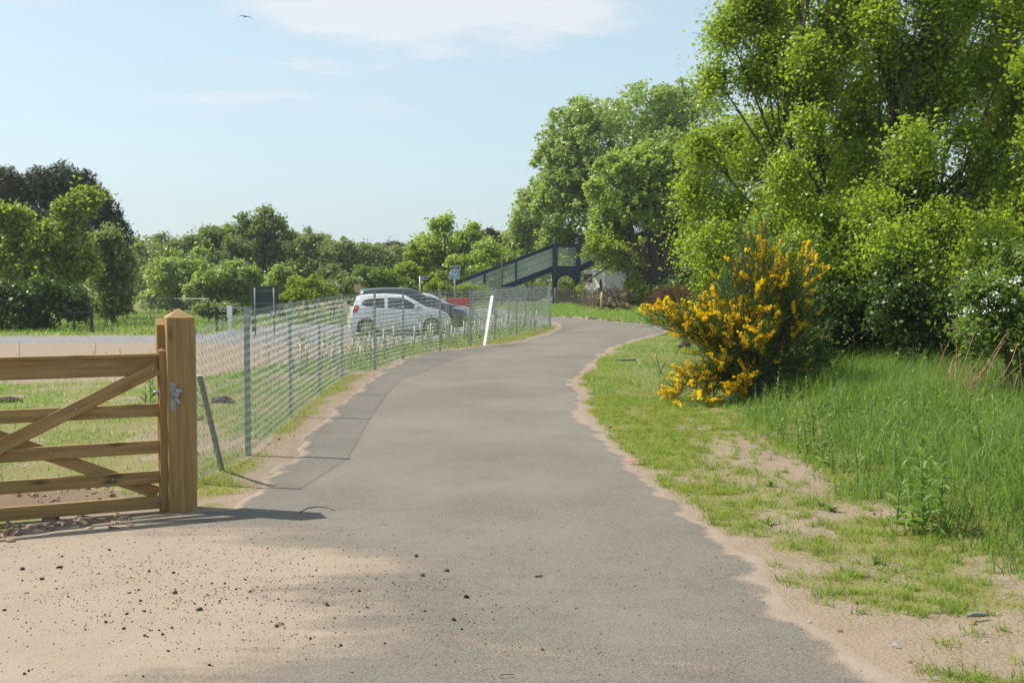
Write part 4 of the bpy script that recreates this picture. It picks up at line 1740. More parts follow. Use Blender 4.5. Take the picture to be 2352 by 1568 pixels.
        for f in posts:
            w = pv.lerp(qv, f)
            MB().box(w.x - .05, w.x + .05, w.y - .055, w.y + .055, w.z, w.z + hp - .05).build('rail_post', M_NAVY, t)
    parapet((xa + .136, Y), (xb - .136, Y), zdeck, zdeck)
    # lower flight to the left
    nb = at(1044, 690, 62.5)
    zb = float(gz(nb[0], nb[1])) + .08
    yb = nb[1]
    for dy in (0, dep):
        parapet((nb[0], yb + dy * .9), (xa - .136, Y + dy), zb + .12, zdeck, (.30, .62), dy == 0)
        a, b = Vector((nb[0], yb + dy * .9, zb)), Vector((xa - .136, Y + dy, zdeck - .12))
        MB().bar(a, b, .07, .24).build('stringer', M_NAVY, t)
        MB().box(nb[0] - .09, nb[0] + .09, yb + dy * .9 - .09, yb + dy * .9 + .09, zb - .3, zb + hp + .06, .01).build('newel', M_NAVY, t)
        MB().lathe([(.08, 0), (.08, .04), (.04, .07), (.07, .12), (.06, .18), (0, .21)], 12, 'z', (nb[0], yb + dy * .9, zb + hp + .061)).build('finial', M_NAVY, t, smooth=True)
    ns = 14
    for i in range(ns):
        f = (i + .5) / ns
        x = nb[0] + (xa - .2 - nb[0]) * f
        y = yb + (Y - yb) * f
        z = zb + .05 + (zdeck - zb - .05) * (i + 1) / ns
        MB().box(x - .17, x + .17, y + .06, y + dep * .95, z - .045, z).build('tread', plain_tread(), t)
    # upper flight to the right, climbing into the trees
    xe, ze = xb + 4.6, zdeck + 2.5
    for dy in (0, dep):
        parapet((xb + .136, Y + dy), (xe, Y + dy), zdeck, ze, (.5,), False)
        MB().bar((xb + .136, Y + dy, zdeck - .12), (xe, Y + dy, ze - .12), .07, .24).build('stringer', M_NAVY, t)
        MB().lathe([(.12, zg - .3), (.11, ze - .2)], 12, 'z', (xe, Y + dy, 0)).build('column', M_NAVY, t, smooth=True)


_tr = []


def plain_tread():
    if not _tr:
        _tr.append(plain('pale_tread_edge', (.62, .60, .55), .6))
    return _tr[0]


build_bridge()


# ------------------------------------------------------------------ white hut, pickets, logs, brush heaps
def build_hut():
    Y = 66.0
    p = at(1388, 690, Y)
    z = float(gz(p[0], Y))
    t = thing('white_hut', 'white boarded hut with a barred window beside the footbridge', 'hut', (p[0], Y, z), 0)
    # corner at the origin: one wall to the left-back, one to the right-back
    yaw = math.radians(128)
    t.rotation_euler = (0, 0, yaw)
    h = at(1388, 622, Y)[2] - z
    wl, wr = 1.75, 2.4
    # local +x = left wall direction, local -y = right wall direction
    MB().box(0, wl, -wr, 0, .25, h, .01).build('walls', M_WHITE, t)
    for i in range(7):
        x = .1 + i * .19
        MB().box(x - .008, x + .008, .0005, .014, .26, h - .02).build('batten', M_WHITE, t)
    MB().box(-.05, wl + .05, -wr - .05, .05, h + .0005, h + .07, .01).build('roof', M_WHITE, t)
    f = MB().box(wl - .62, wl - .06, .015, .04, h - .62, h - .22).build('window', M_GLASS, t)
    for (a, b, c, d) in ((wl - .64, wl - .04, h - .22, h - .17), (wl - .64, wl - .04, h - .67, h - .62), (wl - .66, wl - .62, h - .67, h - .17), (wl - .06, wl - .02, h - .67, h - .17)):
        MB().box(a, b, .015, .055, c, d).build('frame', M_RUST, f)
    for k in (.2, .4):
        MB().box(wl - .66 + k, wl - .645 + k, .0405, .05, h - .62, h - .22).build('bar', M_WHITE, f)
    MB().tube([(.28, .06, .8), (.28, .06, 1.3), (.24, .06, 1.42)], .05, 8).build('flue_pipe', M_PLAS, t, smooth=True)
    MB().box(.2, .62, .02, .10, .82, .88).build('shelf', M_PLAS, t)
    for (x, y) in ((.1, -.1), (wl - .1, -.1), (.1, -wr + .1), (wl - .1, -wr + .1)):
        MB().box(x - .08, x + .08, y - .08, y + .08, -.2, .2495).build('pier', M_PLANK, t)


build_hut()


def build_pickets():
    me = MB().prism([(-.04, 0), (.04, 0), (.04, .78), (0, .86), (-.04, .78)], -.009, .009).mesh('picket', M_PLANK)
    for (ua, ub, Y0, Y1, lab) in ((1278, 1345, 63.0, 64.2, 'low grey picket fence running below the footbridge arches'),
                                  (1346, 1440, 62.0, 61.0, 'low grey picket fence in front of the white hut')):
        a = at(ua, 690, Y0)
        b = at(ub, 690, Y1)
        z = float(gz(a[0], Y0))
        L = math.hypot(b[0] - a[0], b[1] - a[1])
        yaw = math.atan2(b[1] - a[1], b[0] - a[0])
        t = thing('picket_fence', lab, 'fence', (a[0], a[1], z), yaw)
        n = int(L / .13)
        for i in range(n):
            o = add_obj('picket', me, t, (.06 + i * .13, 0, .05 + RNG.uniform(-.02, .02)), (0, RNG.normal(0, .02), 0))
        MB().box(0, L, .010, .05, .28, .36).build('rail', M_PLANK, t)
        MB().box(0, L, .010, .05, .62, .70).build('rail', M_PLANK, t)
        for i in range(int(L / 1.6) + 1):
            MB().box(i * 1.6 - .05, i * 1.6 + .05, .052, .14, -.2, .95).build('post', M_PLANK, t)


build_pickets()


def stick(m, a, b, r, n=5, bend=.1):
    a = Vector(a)
    b = Vector(b)
    mid = (a + b) / 2 + Vector(RNG.normal(0, bend, 3)) * (b - a).length
    m.tube([a, (a + mid) / 2 + (mid - (a + b) / 2) * .3, mid, (mid + b) / 2 + (mid - (a + b) / 2) * .3, b], [r, r * .95, r * .85, r * .7, r * .5], n)


def build_piles():
    Y = 52.0
    c = at(1412, 705, Y)
    z = float(gz(c[0], Y))
    for i in range(11):
        r = RNG.uniform(.07, .14)
        L = RNG.uniform(.7, 1.3)
        lay = i // 6
        x = c[0] + (-.55 + (i % 6) * .26) * (1 - .2 * lay) + RNG.normal(0, .04)
        zz = z + .10 + lay * .20
        o = MB().tube([(0, -L / 2, 0), (.01, 0, .01), (0, L / 2, 0)], [r, r * .97, r * .92], 12, False).build('log', M_BARKD, loc=(x, Y + RNG.normal(0, .1), zz), smooth=True)
        o.rotation_euler = (RNG.normal(0, .06), RNG.uniform(0, 3), RNG.normal(.2, .22))
        for s in (-1, 1):
            MB().lathe([(0, s * (L / 2 + .004)), (r * .96, s * (L / 2 + .001)), (r * .96, s * (L / 2 - .01))], 12, 'y').build('cut_end', M_CUT, o)
        setp(o, 'sawn log lying in the dark log pile by the junction', 'log', 'logs in the pile by the junction')
    m = MB()
    for i in range(170):
        a = (c[0] + RNG.normal(-.05, .5), Y + RNG.normal(0, .3), z + RNG.uniform(.1, .95))
        b = (a[0] + RNG.normal(0, .35), a[1] + RNG.normal(0, .25), a[2] + RNG.normal(.12, .22))
        stick(m, a, b, RNG.uniform(.008, .022))
    setp(m.build('brushwood', M_BARKD), 'tangle of sticks heaped on top of the log pile', 'brushwood', kind='stuff')
    for k, (u, v, dz) in enumerate(((1400, 690, .0), (1432, 676, 0))):
        p = at(u, v, Y - .45)
        o = MB().prism([(-.05, -.18), (.05, -.2), (.085, .1), (.02, .2), (-.06, .12)], -.02, .02).build('split_log', M_CUT, loc=p, rot=(.2, .3 + k, .2))
        setp(o, ['pale split log face showing at the front of the log pile', 'small pale split log end high on the log pile'][k], 'log')
    # stake before the pile
    p = at(1381, 720, 50.5)
    z2 = float(gz(p[0], 50.5))
    o = MB().tube([(0, 0, -.2), (.01, 0, .6), (.03, 0, at(1381, 671, 50.5)[2] - z2)], [.06, .058, .052], 8).build('timber_stake', M_TAN, loc=(p[0], 50.5, z2), smooth=True)
    setp(o, 'pale round timber stake standing at the left end of the log pile', 'stake')
    p = at(1364, 700, 58.5)
    z2 = float(gz(p[0], 58.5))
    o = MB().box(-.07, .07, -.07, .07, -.2, .82, .01).build('timber_stump_post', M_TAN, loc=(p[0], 58.5, z2))
    setp(o, 'short square timber post in front of the white hut', 'post')
    # dry brown bramble heap before the hut
    m = MB()
    for i in range(170):
        x = at(RNG.uniform(1335, 1380), 700, 57)[0]
        y = RNG.uniform(55, 58)
        zz = float(gz(x, y))
        a = Vector((x, y, zz))
        b = a + Vector((RNG.normal(0, .35), RNG.normal(0, .3), RNG.uniform(.25, .95)))
        stick(m, a, b, RNG.uniform(.005, .011), 4, .15)
    setp(m.build('dry_bramble', M_TWIG), 'dry brown bramble stems tangled before the picket fence', 'brushwood', kind='stuff')
    # red-brown brush heap right of the tree
    c = at(1566, 700, 45.0)
    z = float(gz(c[0], 45))
    m = MB()
    for i in range(700):
        an = RNG.uniform(0, 2 * np.pi)
        rr = RNG.uniform(.2, 1.0) ** .6
        base = Vector((c[0] + math.cos(an) * rr * .75, 45 + math.sin(an) * rr * .7, z + RNG.uniform(.0, .35)))
        h = 1.38 * math.sqrt(max(0.05, 1 - rr * rr * .8)) * RNG.uniform(.6, 1.05)
        tip = Vector((base.x + RNG.normal(-.35, .35), base.y + RNG.normal(0, .3), z + h))
        mid = Vector((base.x * .5 + tip.x * .5 + .1, base.y * .5 + tip.y * .5, z + h * .95))
        m.tube([base, mid, tip], [.011, .009, .005], 4, False)
    b = NB('red_brown_brushwood')
    setp(m.build('brush_heap', b.done(b.principled((.17, .075, .045), .85, 0, None, .2))), 'domed heap of red-brown cut brushwood beside the old tree', 'brushwood', kind='stuff')


build_piles()


# ------------------------------------------------------------------ site fence across the car park
def build_site_fence():
    t = thing('site_fence', 'grey welded-mesh site fence panels before the trees across the car park', 'fence', (0, 0, 0))
    Y = 58.0
    us = [120, 225, 345, 480]
    for i in range(len(us) - 1):
        a = at(us[i], 700, Y + 1.5 - i * .4)
        b = at(us[i + 1], 700, Y + 1.1 - i * .4)
        za = float(gz(a[0], a[1]))
        zt = at(us[i + 1], 684 + (0 if i == 1 else 2), b[1])[2]
        MB().tube([(b[0], b[1], za), (b[0], b[1], zt + .06)], .024, 6).build('post', M_ZINC, t)
        MB().tube([(a[0], a[1], zt), (b[0], b[1], zt)], .018, 6).build('top_tube', M_ZINC, t)
        m = MB()
        n = int((b[0] - a[0]) / .16)
        for k in range(1, n):
            f = k / n
            x, y = a[0] + (b[0] - a[0]) * f, a[1] + (b[1] - a[1]) * f
            m.tube([(x, y, za + .05), (x, y, zt)], .004, 3, False)
        for k in range(1, 7):
            z = za + (zt - za) * k / 7
            m.tube([(a[0], a[1], z), (b[0], b[1], z)], .004, 3, False)
        o = m.build('mesh_panel', M_ZINC, t)
        o['kind'] = 'stuff'
    p = at(340, 697, Y)
    MB().box(p[0] - .3, p[0] - .02, Y + .2, Y + .22, p[2] - .05, p[2] + .03).build('white_tag', M_WHITE, t)
    # dark gate frame in the shade of the left trees
    Y = 42.5
    a = at(150, 716, Y)
    b = at(213, 716, Y)
    z = float(gz(a[0], Y))
    h = at(213, 716, Y)[2] - z
    t = thing('dark_barrier_frame', 'dark metal barrier frame standing in the shade of the left trees', 'barrier', (a[0], Y, z))
    L = b[0] - a[0]
    MB().box(0, L, -.03, .03, h - .05, h).build('top_bar', M_DARKM, t)
    MB().box(L - .1, L - .0, -.05, .05, -.2, h - .0505).build('post', M_DARKM, t)
    MB().box(.3, .36, -.03, .03, -.2, h - .0505).build('post', M_DARKM, t)
    for (u, vt, vb, lab) in ((479, 690, 735, 'dark slim steel post in the grass across the car park'), (566, 690, 730, 'dark thin steel post just left of the notice board')):
        p = at(u, vt, 52.0)
        z = float(gz(p[0], 52))
        o = MB().tube([(0, 0, -.2), (0, 0, p[2] - z)], .028, 6).build('steel_post', M_DARKM, loc=(p[0], 52, z))
        setp(o, lab, 'post')


build_site_fence()


# ------------------------------------------------------------------ bird
def build_bird():
    p = at(563, 40, 90.0)
    m = MB()
    span = .62
    prof = [(-1.0, -.30), (-.8, .0), (-.5, .16), (-.2, .12), (0, .07), (.25, .11), (.6, .06), (1.0, -.10)]
    ch = [.02, .10, .16, .19, .20, .19, .14, .02]
    top, bot = [], []
    for (s, z), c in zip(prof, ch):
        top.append(((s * span), -c / 2, z * span))
        bot.append(((s * span), c / 2, z * span))
    for i in range(len(top) - 1):
        a, b, c, d = top[i], top[i + 1], bot[i + 1], bot[i]
        dz = .014
        m.quad_box([a, b, c, d] + [(q[0], q[1], q[2] + dz) for q in (a, b, c, d)])
    t = thing('bird', 'dark gull gliding high in the open sky', 'bird', p, .4)
    m.build('wings', M_PLAS, t)
    MB().tube([(0, -.32, .02), (0, -.25, .04), (0, -.08, .045), (0, .12, .04), (0, .30, .05)], [.012, .045, .07, .055, .02], 8).build('body', M_PLAS, t, smooth=True)


build_bird()


# ------------------------------------------------------------------ loose stones, rubble and litter
def stone_mesh(seed, mat, flat=.7):
    r = np.random.default_rng(seed)
    bm = bmesh.new()
    bmesh.ops.create_icosphere(bm, subdivisions=1, radius=1)
    for v in bm.verts:
        k = 1 + r.normal(0, .22)
        v.co = Vector((v.co.x * k, v.co.y * k * r.uniform(.8, 1.05), v.co.z * k * flat))
    me = bpy.data.meshes.new('stone')
    bm.to_mesh(me)
    bm.free()
    me.materials.append(mat)
    return me


def shard_mesh(seed, mat):
    r = np.random.default_rng(seed)
    n = 6
    a = np.sort(r.uniform(0, 2 * np.pi, n))
    rad = r.uniform(.55, 1.0, n)
    pts = [(math.cos(t) * q, math.sin(t) * q * .65) for t, q in zip(a, rad)]
    m = MB()
    b = [(p[0], p[1], -.12) for p in pts]
    tp = [(p[0] * .88 + .04, p[1] * .88, .12 + .06 * r.normal()) for p in pts]
    m.V = b + tp
    m.F = [tuple(reversed(range(n))), tuple(range(n, 2 * n))] + [(i, (i + 1) % n, n + (i + 1) % n, n + i) for i in range(n)]
    return m.mesh('shard', mat)


def road_z(x, y):
    sd = float(road_sd(np.array([x]), np.array([y]))[0])
    return float(gz(x, y)) + .010 if sd < -.12 else float(gzr(x, y))


def build_stones():
    dark = plain('dark_tar_crumb', (.050, .042, .036), .9, 0, .4, 60, .2)
    brown = plain('brown_stone', (.22, .15, .105), .9, 0, .3, 40, .2)
    grey = plain('grey_stone', (.27, .26, .25), .85, 0, .25, 40, .25)
    dm = [stone_mesh(i, dark, .65) for i in range(5)]
    vm = [stone_mesh(20 + i, [brown, grey, brown, grey][i], .7) for i in range(4)]
    n = 0
    # crumbs on the sandy apron
    tries = 0
    while n < 190 and tries < 4000:
        tries += 1
        if RNG.uniform() < .72:
            u = RNG.normal(480, 300)
            v = RNG.normal(1340, 75)
        else:
            u = RNG.uniform(0, 2000)
            v = RNG.uniform(1230, 1568)
        if not (0 < u < 2200 and 1195 < v < 1566):
            continue
        p = plane_pt(u, v)
        if road_sd(np.array([p[0]]), np.array([p[1]]))[0] > -.1:
            continue
        s = min(.016, .0042 * math.exp(abs(RNG.normal(0, .60)))) * (1.0 if u < 1200 else .6)
        o = add_obj('stone', dm[n % 5], None, (p[0], p[1], road_z(p[0], p[1]) + s * .32), (RNG.uniform(0, .4), RNG.uniform(0, .4), RNG.uniform(0, 6.28)))
        o.scale = (s * RNG.uniform(.8, 1.4), s, s)
        setp(o, 'small dark crumb of tar lying on the dusty lane before the gate', 'stone', 'dark crumbs on the lane')
        n += 1
    # grit: too small and many to count
    k = 2600
    u = np.concatenate([RNG.normal(430, 300, 4200), RNG.normal(900, 500, 2400)])
    v = np.concatenate([RNG.normal(1330, 80, 4200), RNG.normal(1350, 130, 2400)])
    pts = []
    for a, b in zip(u, v):
        if -50 < a < 2000 and 1195 < b < 1580:
            p = plane_pt(a, b)
            pts.append((p[0], p[1]))
    pts = np.array(pts)
    sdv = road_sd(pts[:, 0], pts[:, 1])
    pts = pts[sdv < -.1]
    m = len(pts)
    z = gz(pts[:, 0], pts[:, 1]) + .010
    s = np.clip(.0026 * np.exp(RNG.normal(0, .5, m)), .0012, .007)
    base = np.array([[1, 0, 0], [-.5, .87, 0], [-.5, -.87, 0], [0, 0, 1.1]])
    an = RNG.uniform(0, 6.28, m)
    ca, sa = np.cos(an), np.sin(an)
    V = np.empty((m, 4, 3))
    for q in range(4):
        V[:, q, 0] = pts[:, 0] + s * (base[q, 0] * ca - base[q, 1] * sa)
        V[:, q, 1] = pts[:, 1] + s * (base[q, 0] * sa + base[q, 1] * ca)
        V[:, q, 2] = z + s * base[q, 2]
    T = np.array([[0, 1, 3], [1, 2, 3], [2, 0, 3]])
    Fc = ((np.arange(m) * 4)[:, None, None] + T[None]).reshape(-1, 3)
    setp(add_obj('grit', np_mesh('grit', V.reshape(-1, 3), Fc, dark)), 'fine dark grit strewn over the sandy tarmac', 'grit', kind='stuff')
    # stones along the right-hand edge and verge
    spots = [(1400, 982, 14), (1482, 1056, 16), (1488, 1063, 11), (1500, 1072, 9), (1672, 1089, 12), (1623, 1171, 10), (1580, 1138, 9),
             (1910, 1364, 14), (1930, 1450, 16), (2060, 1486, 18), (2090, 1520, 12), (1860, 1428, 11), (2005, 1184, 14), (2000, 1216, 11),
             (1700, 1176, 9), (1760, 1230, 8), (1830, 1340, 9), (2150, 1560, 13), (2235, 1436, 18), (2262, 1470, 13), (2110, 1400, 9), (1360, 905, 8), (1342, 884, 9), (1375, 925, 7),
             (640, 1010, 10), (615, 1020, 8), (560, 1062, 9), (745, 925, 10), (700, 965, 8), (860, 848, 9), (930, 836, 8)]
    for i, (u, v, w) in enumerate(spots):
        p = ground(u, v)
        s = w / (F / p[1]) * .5
        o = add_obj('stone', vm[i % 4], None, (p[0], p[1], p[2] + s * .25), (RNG.uniform(0, .5), RNG.uniform(0, .5), RNG.uniform(0, 6.28)))
        o.scale = (s * 1.2, s, s)
        left = u < 1000
        setp(o, 'stone lying in the sandy strip below the chain-link fence' if left else 'stone lying on the sandy right-hand edge of the lane', 'stone', 'stones under the fence' if left else 'stones along the right verge')
    # kerb stones on the far side of the junction
    for i in range(16):
        u = 1300 + i * 13 + RNG.uniform(-4, 4)
        v = np.interp(u, [1290, 1345, 1400, 1480, 1545], [729, 731.5, 736, 743, 750.5])
        p = ground(u, v)
        s = RNG.uniform(.05, .12)
        o = add_obj('stone', vm[(i + 1) % 4], None, (p[0], p[1], p[2] + s * .2), (0, 0, RNG.uniform(0, 6)))
        o.scale = (s * 1.5, s, s * .8)
        setp(o, 'rough stone edging the far side of the junction', 'stone', 'stones along the far kerb')
    # reddish rubble shards around the gate foot
    sm = [shard_mesh(40 + i, [plain('pink_rubble', (.36, .22, .15), .9, 0, .25, 30, .2), plain('tan_rubble', (.42, .30, .21), .9, 0, .25, 30, .2), brown, brown, brown][i]) for i in range(5)]
    n = 0
    while n < 120:
        if n < 70:
            u = RNG.uniform(-20, 300)
            v = np.interp(u, [0, 300], [1222, 1192]) + RNG.normal(0, 11)
        else:
            u = RNG.uniform(20, 340)
            v = RNG.normal(1140, 17)
        p = plane_pt(u, v)
        s = RNG.uniform(.018, .05) * (1.3 if n < 70 else 1.0) * (1.5 if n % 17 == 0 else 1)
        zz = road_z(p[0], p[1])
        o = add_obj('rubble_shard', sm[n % 5], None, (p[0], p[1], zz + s * .12), (RNG.normal(0, .22), RNG.normal(0, .22), RNG.uniform(0, 6.28)))
        o.scale = (s, s, s * 1.2)
        setp(o, 'flat reddish rubble shard in the heap under the field gate', 'rubble', 'rubble shards under the gate')
        n += 1
    # odds and ends on the lane
    p = plane_pt(1237, 1329)
    o = MB().bar((-.02, -.004, .006), (.022, .006, .008), .008, .006).build('twig', M_BARKD, loc=(p[0], p[1], p[2] + .01))
    setp(o, 'short dark stick lying in the middle of the lane', 'twig')
    p = plane_pt(1165, 1562)
    m = MB()
    stick(m, (-.035, 0, .006), (.03, .02, .008), .0025)
    setp(m.build('twig', M_TWIG, loc=(p[0], p[1], p[2] + .01)), 'thin bent brown stem lying on the tarmac', 'twig')
    p = plane_pt(735, 1181)
    m = MB()
    stick(m, (-.14, -.01, .006), (.10, .03, .01), .004)
    setp(m.build('twig', M_BARKD, loc=(p[0], p[1], p[2] + .01)), 'dark stick at the tip of the gate post shadow', 'twig')
    p = plane_pt(642, 1440)
    leafm = plain('dry_leaf', (.34, .20, .07), .8, 0, .2, 30)
    o = MB().prism([(-.02, 0), (-.005, .007), (.012, .009), (.022, .002), (.008, -.004)], -.009, .009).build('dry_leaf', leafm, loc=(p[0], p[1], p[2] + .014), rot=(.9, .2, .3))
    setp(o, 'small dry brown leaf on the dusty tarmac', 'leaf')
    # clear bottle half buried in the right bank
    p = ground(2245, 1428)
    b = NB('clear_plastic')
    sh = b.principled((.17, .17, .14), .55, 0, None, .3)
    o = MB().tube([(-.05, 0, .03), (-.02, .004, .034), (.03, .01, .03), (.05, .014, .028), (.06, .016, .027)], [.008, .013, .010, .006, .006], 10).build('plastic_bottle', b.done(sh), loc=(p[0], p[1], p[2]), smooth=True)
    setp(o, 'crushed pale plastic bottle in the bare earth of the right bank', 'bottle')
    # red survey paint on the tarmac edge
    p = plane_pt(1436, 1065)
    me = MB()
    for i in range(5):
        a = (RNG.uniform(-.13, .1), RNG.uniform(-.12, .12))
        me.poly([(a[0], a[1], 0), (a[0] + .10, a[1] + .01, 0), (a[0] + .11, a[1] + .035, 0), (a[0] + .01, a[1] + .03, 0)])
        for k in range(4):
            x, y, _ = me.V[-4 + k]
            me.V[-4 + k] = (x, y, .004 * i * .1 + .0)
    b = NB('faded_red_spray')
    nz = b.noise(b.coord(), 60, 4, .7)
    tr = b.n('ShaderNodeBsdfTransparent')
    pr = b.principled((.62, .13, .11), .8)
    mx = b.n('ShaderNodeMixShader', {0: b.ramp(nz, .40, .62)})
    b.t.links.new(tr.outputs[0], mx.inputs[1])
    b.t.links.new(pr.outputs[0], mx.inputs[2])
    o = me.build('survey_mark', b.done(mx), ROAD_OBJ, loc=(p[0], p[1], float(gz(p[0], p[1])) + .0155))
    o['label'] = 'faded red survey paint on the tarmac edge'


build_stones()

# ------------------------------------------------------------------ vegetation
def unit(v):
    return v / (np.linalg.norm(v, axis=-1, keepdims=True) + 1e-9)


def px_lobes(spec, Y):
    out = []
    for (u, v, ru, rv, dY) in spec:
        c = at(u, v, Y + dY)
        k = (Y + dY) / F
        out.append((c, np.array([ru * k, (ru + rv) * .5 * k * .9, rv * k])))
    return out


def clump(lobes, k=7, size=.46, core=.86, rng=RNG):
    """break smooth lobes into uneven clumps with gaps between them"""
    out = []
    for (c, r) in lobes:
        out.append((c, r * core))
        for j in range(k):
            d = unit(rng.normal(0, 1, 3))
            if d[2] < -.5:
                d[2] *= -1
            s = size * rng.uniform(.6, 1.25)
            out.append((c + d * r * rng.uniform(.80, 1.03) * (1.05 - s * .5), r * s * np.array([1, 1, rng.uniform(.6, .95)])))
    return out


def foliage(lobes, n_tw, per, L, Wd, twl, spread, shell=.55, droop=.25, rng=RNG, lowcut=-.75, updir=.45):
    w = np.array([r[0] * r[2] for _, r in lobes])
    w = w / w.sum()
    idx = rng.choice(len(lobes), n_tw, p=w)
    C = np.array([c for c, _ in lobes])[idx]
    R = np.array([r for _, r in lobes])[idx]
    d = unit(rng.normal(0, 1, (n_tw, 3)))
    bad = d[:, 2] < lowcut
    d[bad, 2] *= -1
    rad = shell + (1 - shell) * rng.uniform(0, 1, n_tw) ** .45
    lump = 1 + .13 * np.sin(d[:, 0] * 7 + idx) * np.sin(d[:, 2] * 8 + idx * 2.3) + rng.normal(0, .03, n_tw)
    tip = C + d * R * (rad * lump)[:, None]
    ax = unit(d * np.array([1, 1, .7]) + np.array([0, 0, updir]) + rng.normal(0, .45, (n_tw, 3)))
    start = tip - ax * (twl * rng.uniform(.6, 1.3, n_tw))[:, None]
    n = n_tw * per
    t = rng.uniform(.05, 1.05, (n_tw, per))
    P = start[:, None, :] + (tip - start)[:, None, :] * t[..., None]
    sp = spread * (1.15 - .75 * t)
    P = P + rng.normal(0, 1, (n_tw, per, 3)) * sp[..., None]
    P[..., 2] -= droop * twl * t ** 2
    N = unit(d)[:, None, :] * .55 + np.array([0, 0, .55]) + rng.normal(0, .75, (n_tw, per, 3))
    tw_t = np.clip(rng.normal(.5, .22, n_tw), 0, .92)
    tint = np.clip(tw_t[:, None] * .6 + rng.uniform(0, .45, (n_tw, per)), 0, .92)
    V, Fc = leaf_quads(P.reshape(-1, 3), N.reshape(-1, 3), L, Wd, rng)
    return V, Fc, tint.ravel(), start, tip


def wood_tree(base, lobes, r0, start, rng=RNG, stems=1, sub=7, bark=None, twig_share=.12, spread_base=.25, fork=.3, limb=.62):
    m = MB()
    base = Vector(base)
    for s in range(stems):
        bb = base + Vector((rng.normal(0, spread_base), rng.normal(0, spread_base), 0)) * (1 if stems > 1 else 0)
        mine = [l for i, l in enumerate(lobes) if i % stems == s] or lobes
        top = max(mine, key=lambda l: l[0][2])
        tc = Vector(top[0])
        k = 7
        pts, rad = [], []
        for i in range(k + 1):
            f = i / k
            p = bb.lerp(tc, f) + Vector((rng.normal(0, .05), rng.normal(0, .05), 0)) * (tc - bb).length * .35 * math.sin(f * math.pi)
            if i == 0:
                p = p - Vector((0, 0, .2))
            pts.append(p)
            rad.append(r0 * (1 - .86 * f) * (1.35 if i == 0 else 1))
        m.tube(pts, rad, 9)
        for (c, R) in mine:
            c = Vector(c)
            f0 = rng.uniform(fork, min(.75, fork + .3))
            q = pts[max(1, int(f0 * k))]
            rr = rad[max(1, int(f0 * k))] * limb
            mid = q.lerp(c, .5) + Vector((rng.normal(0, .06), rng.normal(0, .06), rng.uniform(-.02, .10))) * (c - q).length
            m.tube([q, q.lerp(mid, .5) + Vector((0, 0, .02)), mid, mid.lerp(c, .55), c], [rr, rr * .85, rr * .7, rr * .5, rr * .3], 7)
            for j in range(sub):
                d = Vector(unit(rng.normal(0, 1, 3)))
                d.z = abs(d.z) * .8 + .1 * d.z
                e = c + Vector((d.x * R[0], d.y * R[1], d.z * R[2])) * rng.uniform(.55, .92)
                o = mid.lerp(c, rng.uniform(.2, 1))
                mm = o.lerp(e, .5) + Vector(rng.normal(0, .08, 3)) * (e - o).length
                m.tube([o, mm, e], [rr * .33, rr * .2, rr * .06], 5, False)
    return m


def make_tree(name, label, base, lobes, mat, bark, r0, n_tw, per, L, Wd, twl, spread, cat='tree', group=None, stems=1, sub=7,
              shell=.55, droop=.25, lowcut=-.75, fork=.3, updir=.45, twigs=0, clumps=(8, .40), limb=.62):
    t = thing(name, label, cat, (0, 0, 0), 0, group)
    V, Fc, ti, st, tp = foliage(clump(lobes, *clumps) if clumps else lobes, n_tw, per, L, Wd, twl, spread, shell, droop, lowcut=lowcut, updir=updir)
    b = np.array(base, float)
    t.location = b
    crown = add_obj('crown', np_mesh('crown', V - b, Fc, mat, ti), t)
    m = wood_tree(base, lobes, r0, st, stems=stems, sub=sub, fork=fork, limb=limb)
    if twigs:
        k = RNG.choice(len(st), min(twigs, len(st)), replace=False)
        for i in k:
            m.tube([st[i], st[i] * .5 + tp[i] * .5, tp[i]], [.0045, .0032, .0015], 3, False)
    m.V = [(v[0] - b[0], v[1] - b[1], v[2] - b[2]) for v in m.V]
    m.build('trunk', bark, t, smooth=True)
    return t, st, tp


LM_BIRCH = leaf_mat('birch_leaf', (.15, .235, .018), (.36, .45, .050), .50, .42, .40, third=(.33, .20, .06))
LM_HAW_SHADE = leaf_mat('hawthorn_leaf_shaded', (.026, .058, .009), (.105, .165, .026), .28, .42, .35)  # hedge shade put into the leaf colour, darkened so its face reads unlit
LM_HAWL = leaf_mat('hawthorn_leaf_sunny', (.08, .15, .022), (.22, .31, .055), .42, .36, .5)  # lighter copy of the hawthorn leaf, sunlit look put into its colour
LM_SYC = leaf_mat('sycamore_leaf', (.16, .24, .036), (.36, .45, .095), .48, .42, .45)
LM_SYC2 = leaf_mat('lime_leaf', (.16, .235, .050), (.36, .44, .145), .46, .42, .5)
LM_WILL = leaf_mat('willow_leaf', (.125, .17, .052), (.275, .325, .12), .42, .45, .4)
LM_MID = leaf_mat('woodland_leaf', (.095, .140, .036), (.225, .275, .085), .42, .5, .35)
LM_YEL = leaf_mat('yellow_green_leaf', (.125, .19, .020), (.31, .37, .052), .45, .5, .3)
LM_PINE = leaf_mat('pine_needle', (.022, .042, .022), (.085, .115, .060), .15, .6, .25)
LM_PINEB = leaf_mat('brownish_pine_needle', (.045, .052, .026), (.13, .125, .065), .15, .6, .25)
BIRCHB = plain('birch_bark', (.085, .066, .052), .85, 0, .5, 9, .2, .5)


def gbase(u, v, Y):
    p = at(u, v, Y)
    return (p[0], Y, float(gz(p[0], Y)))


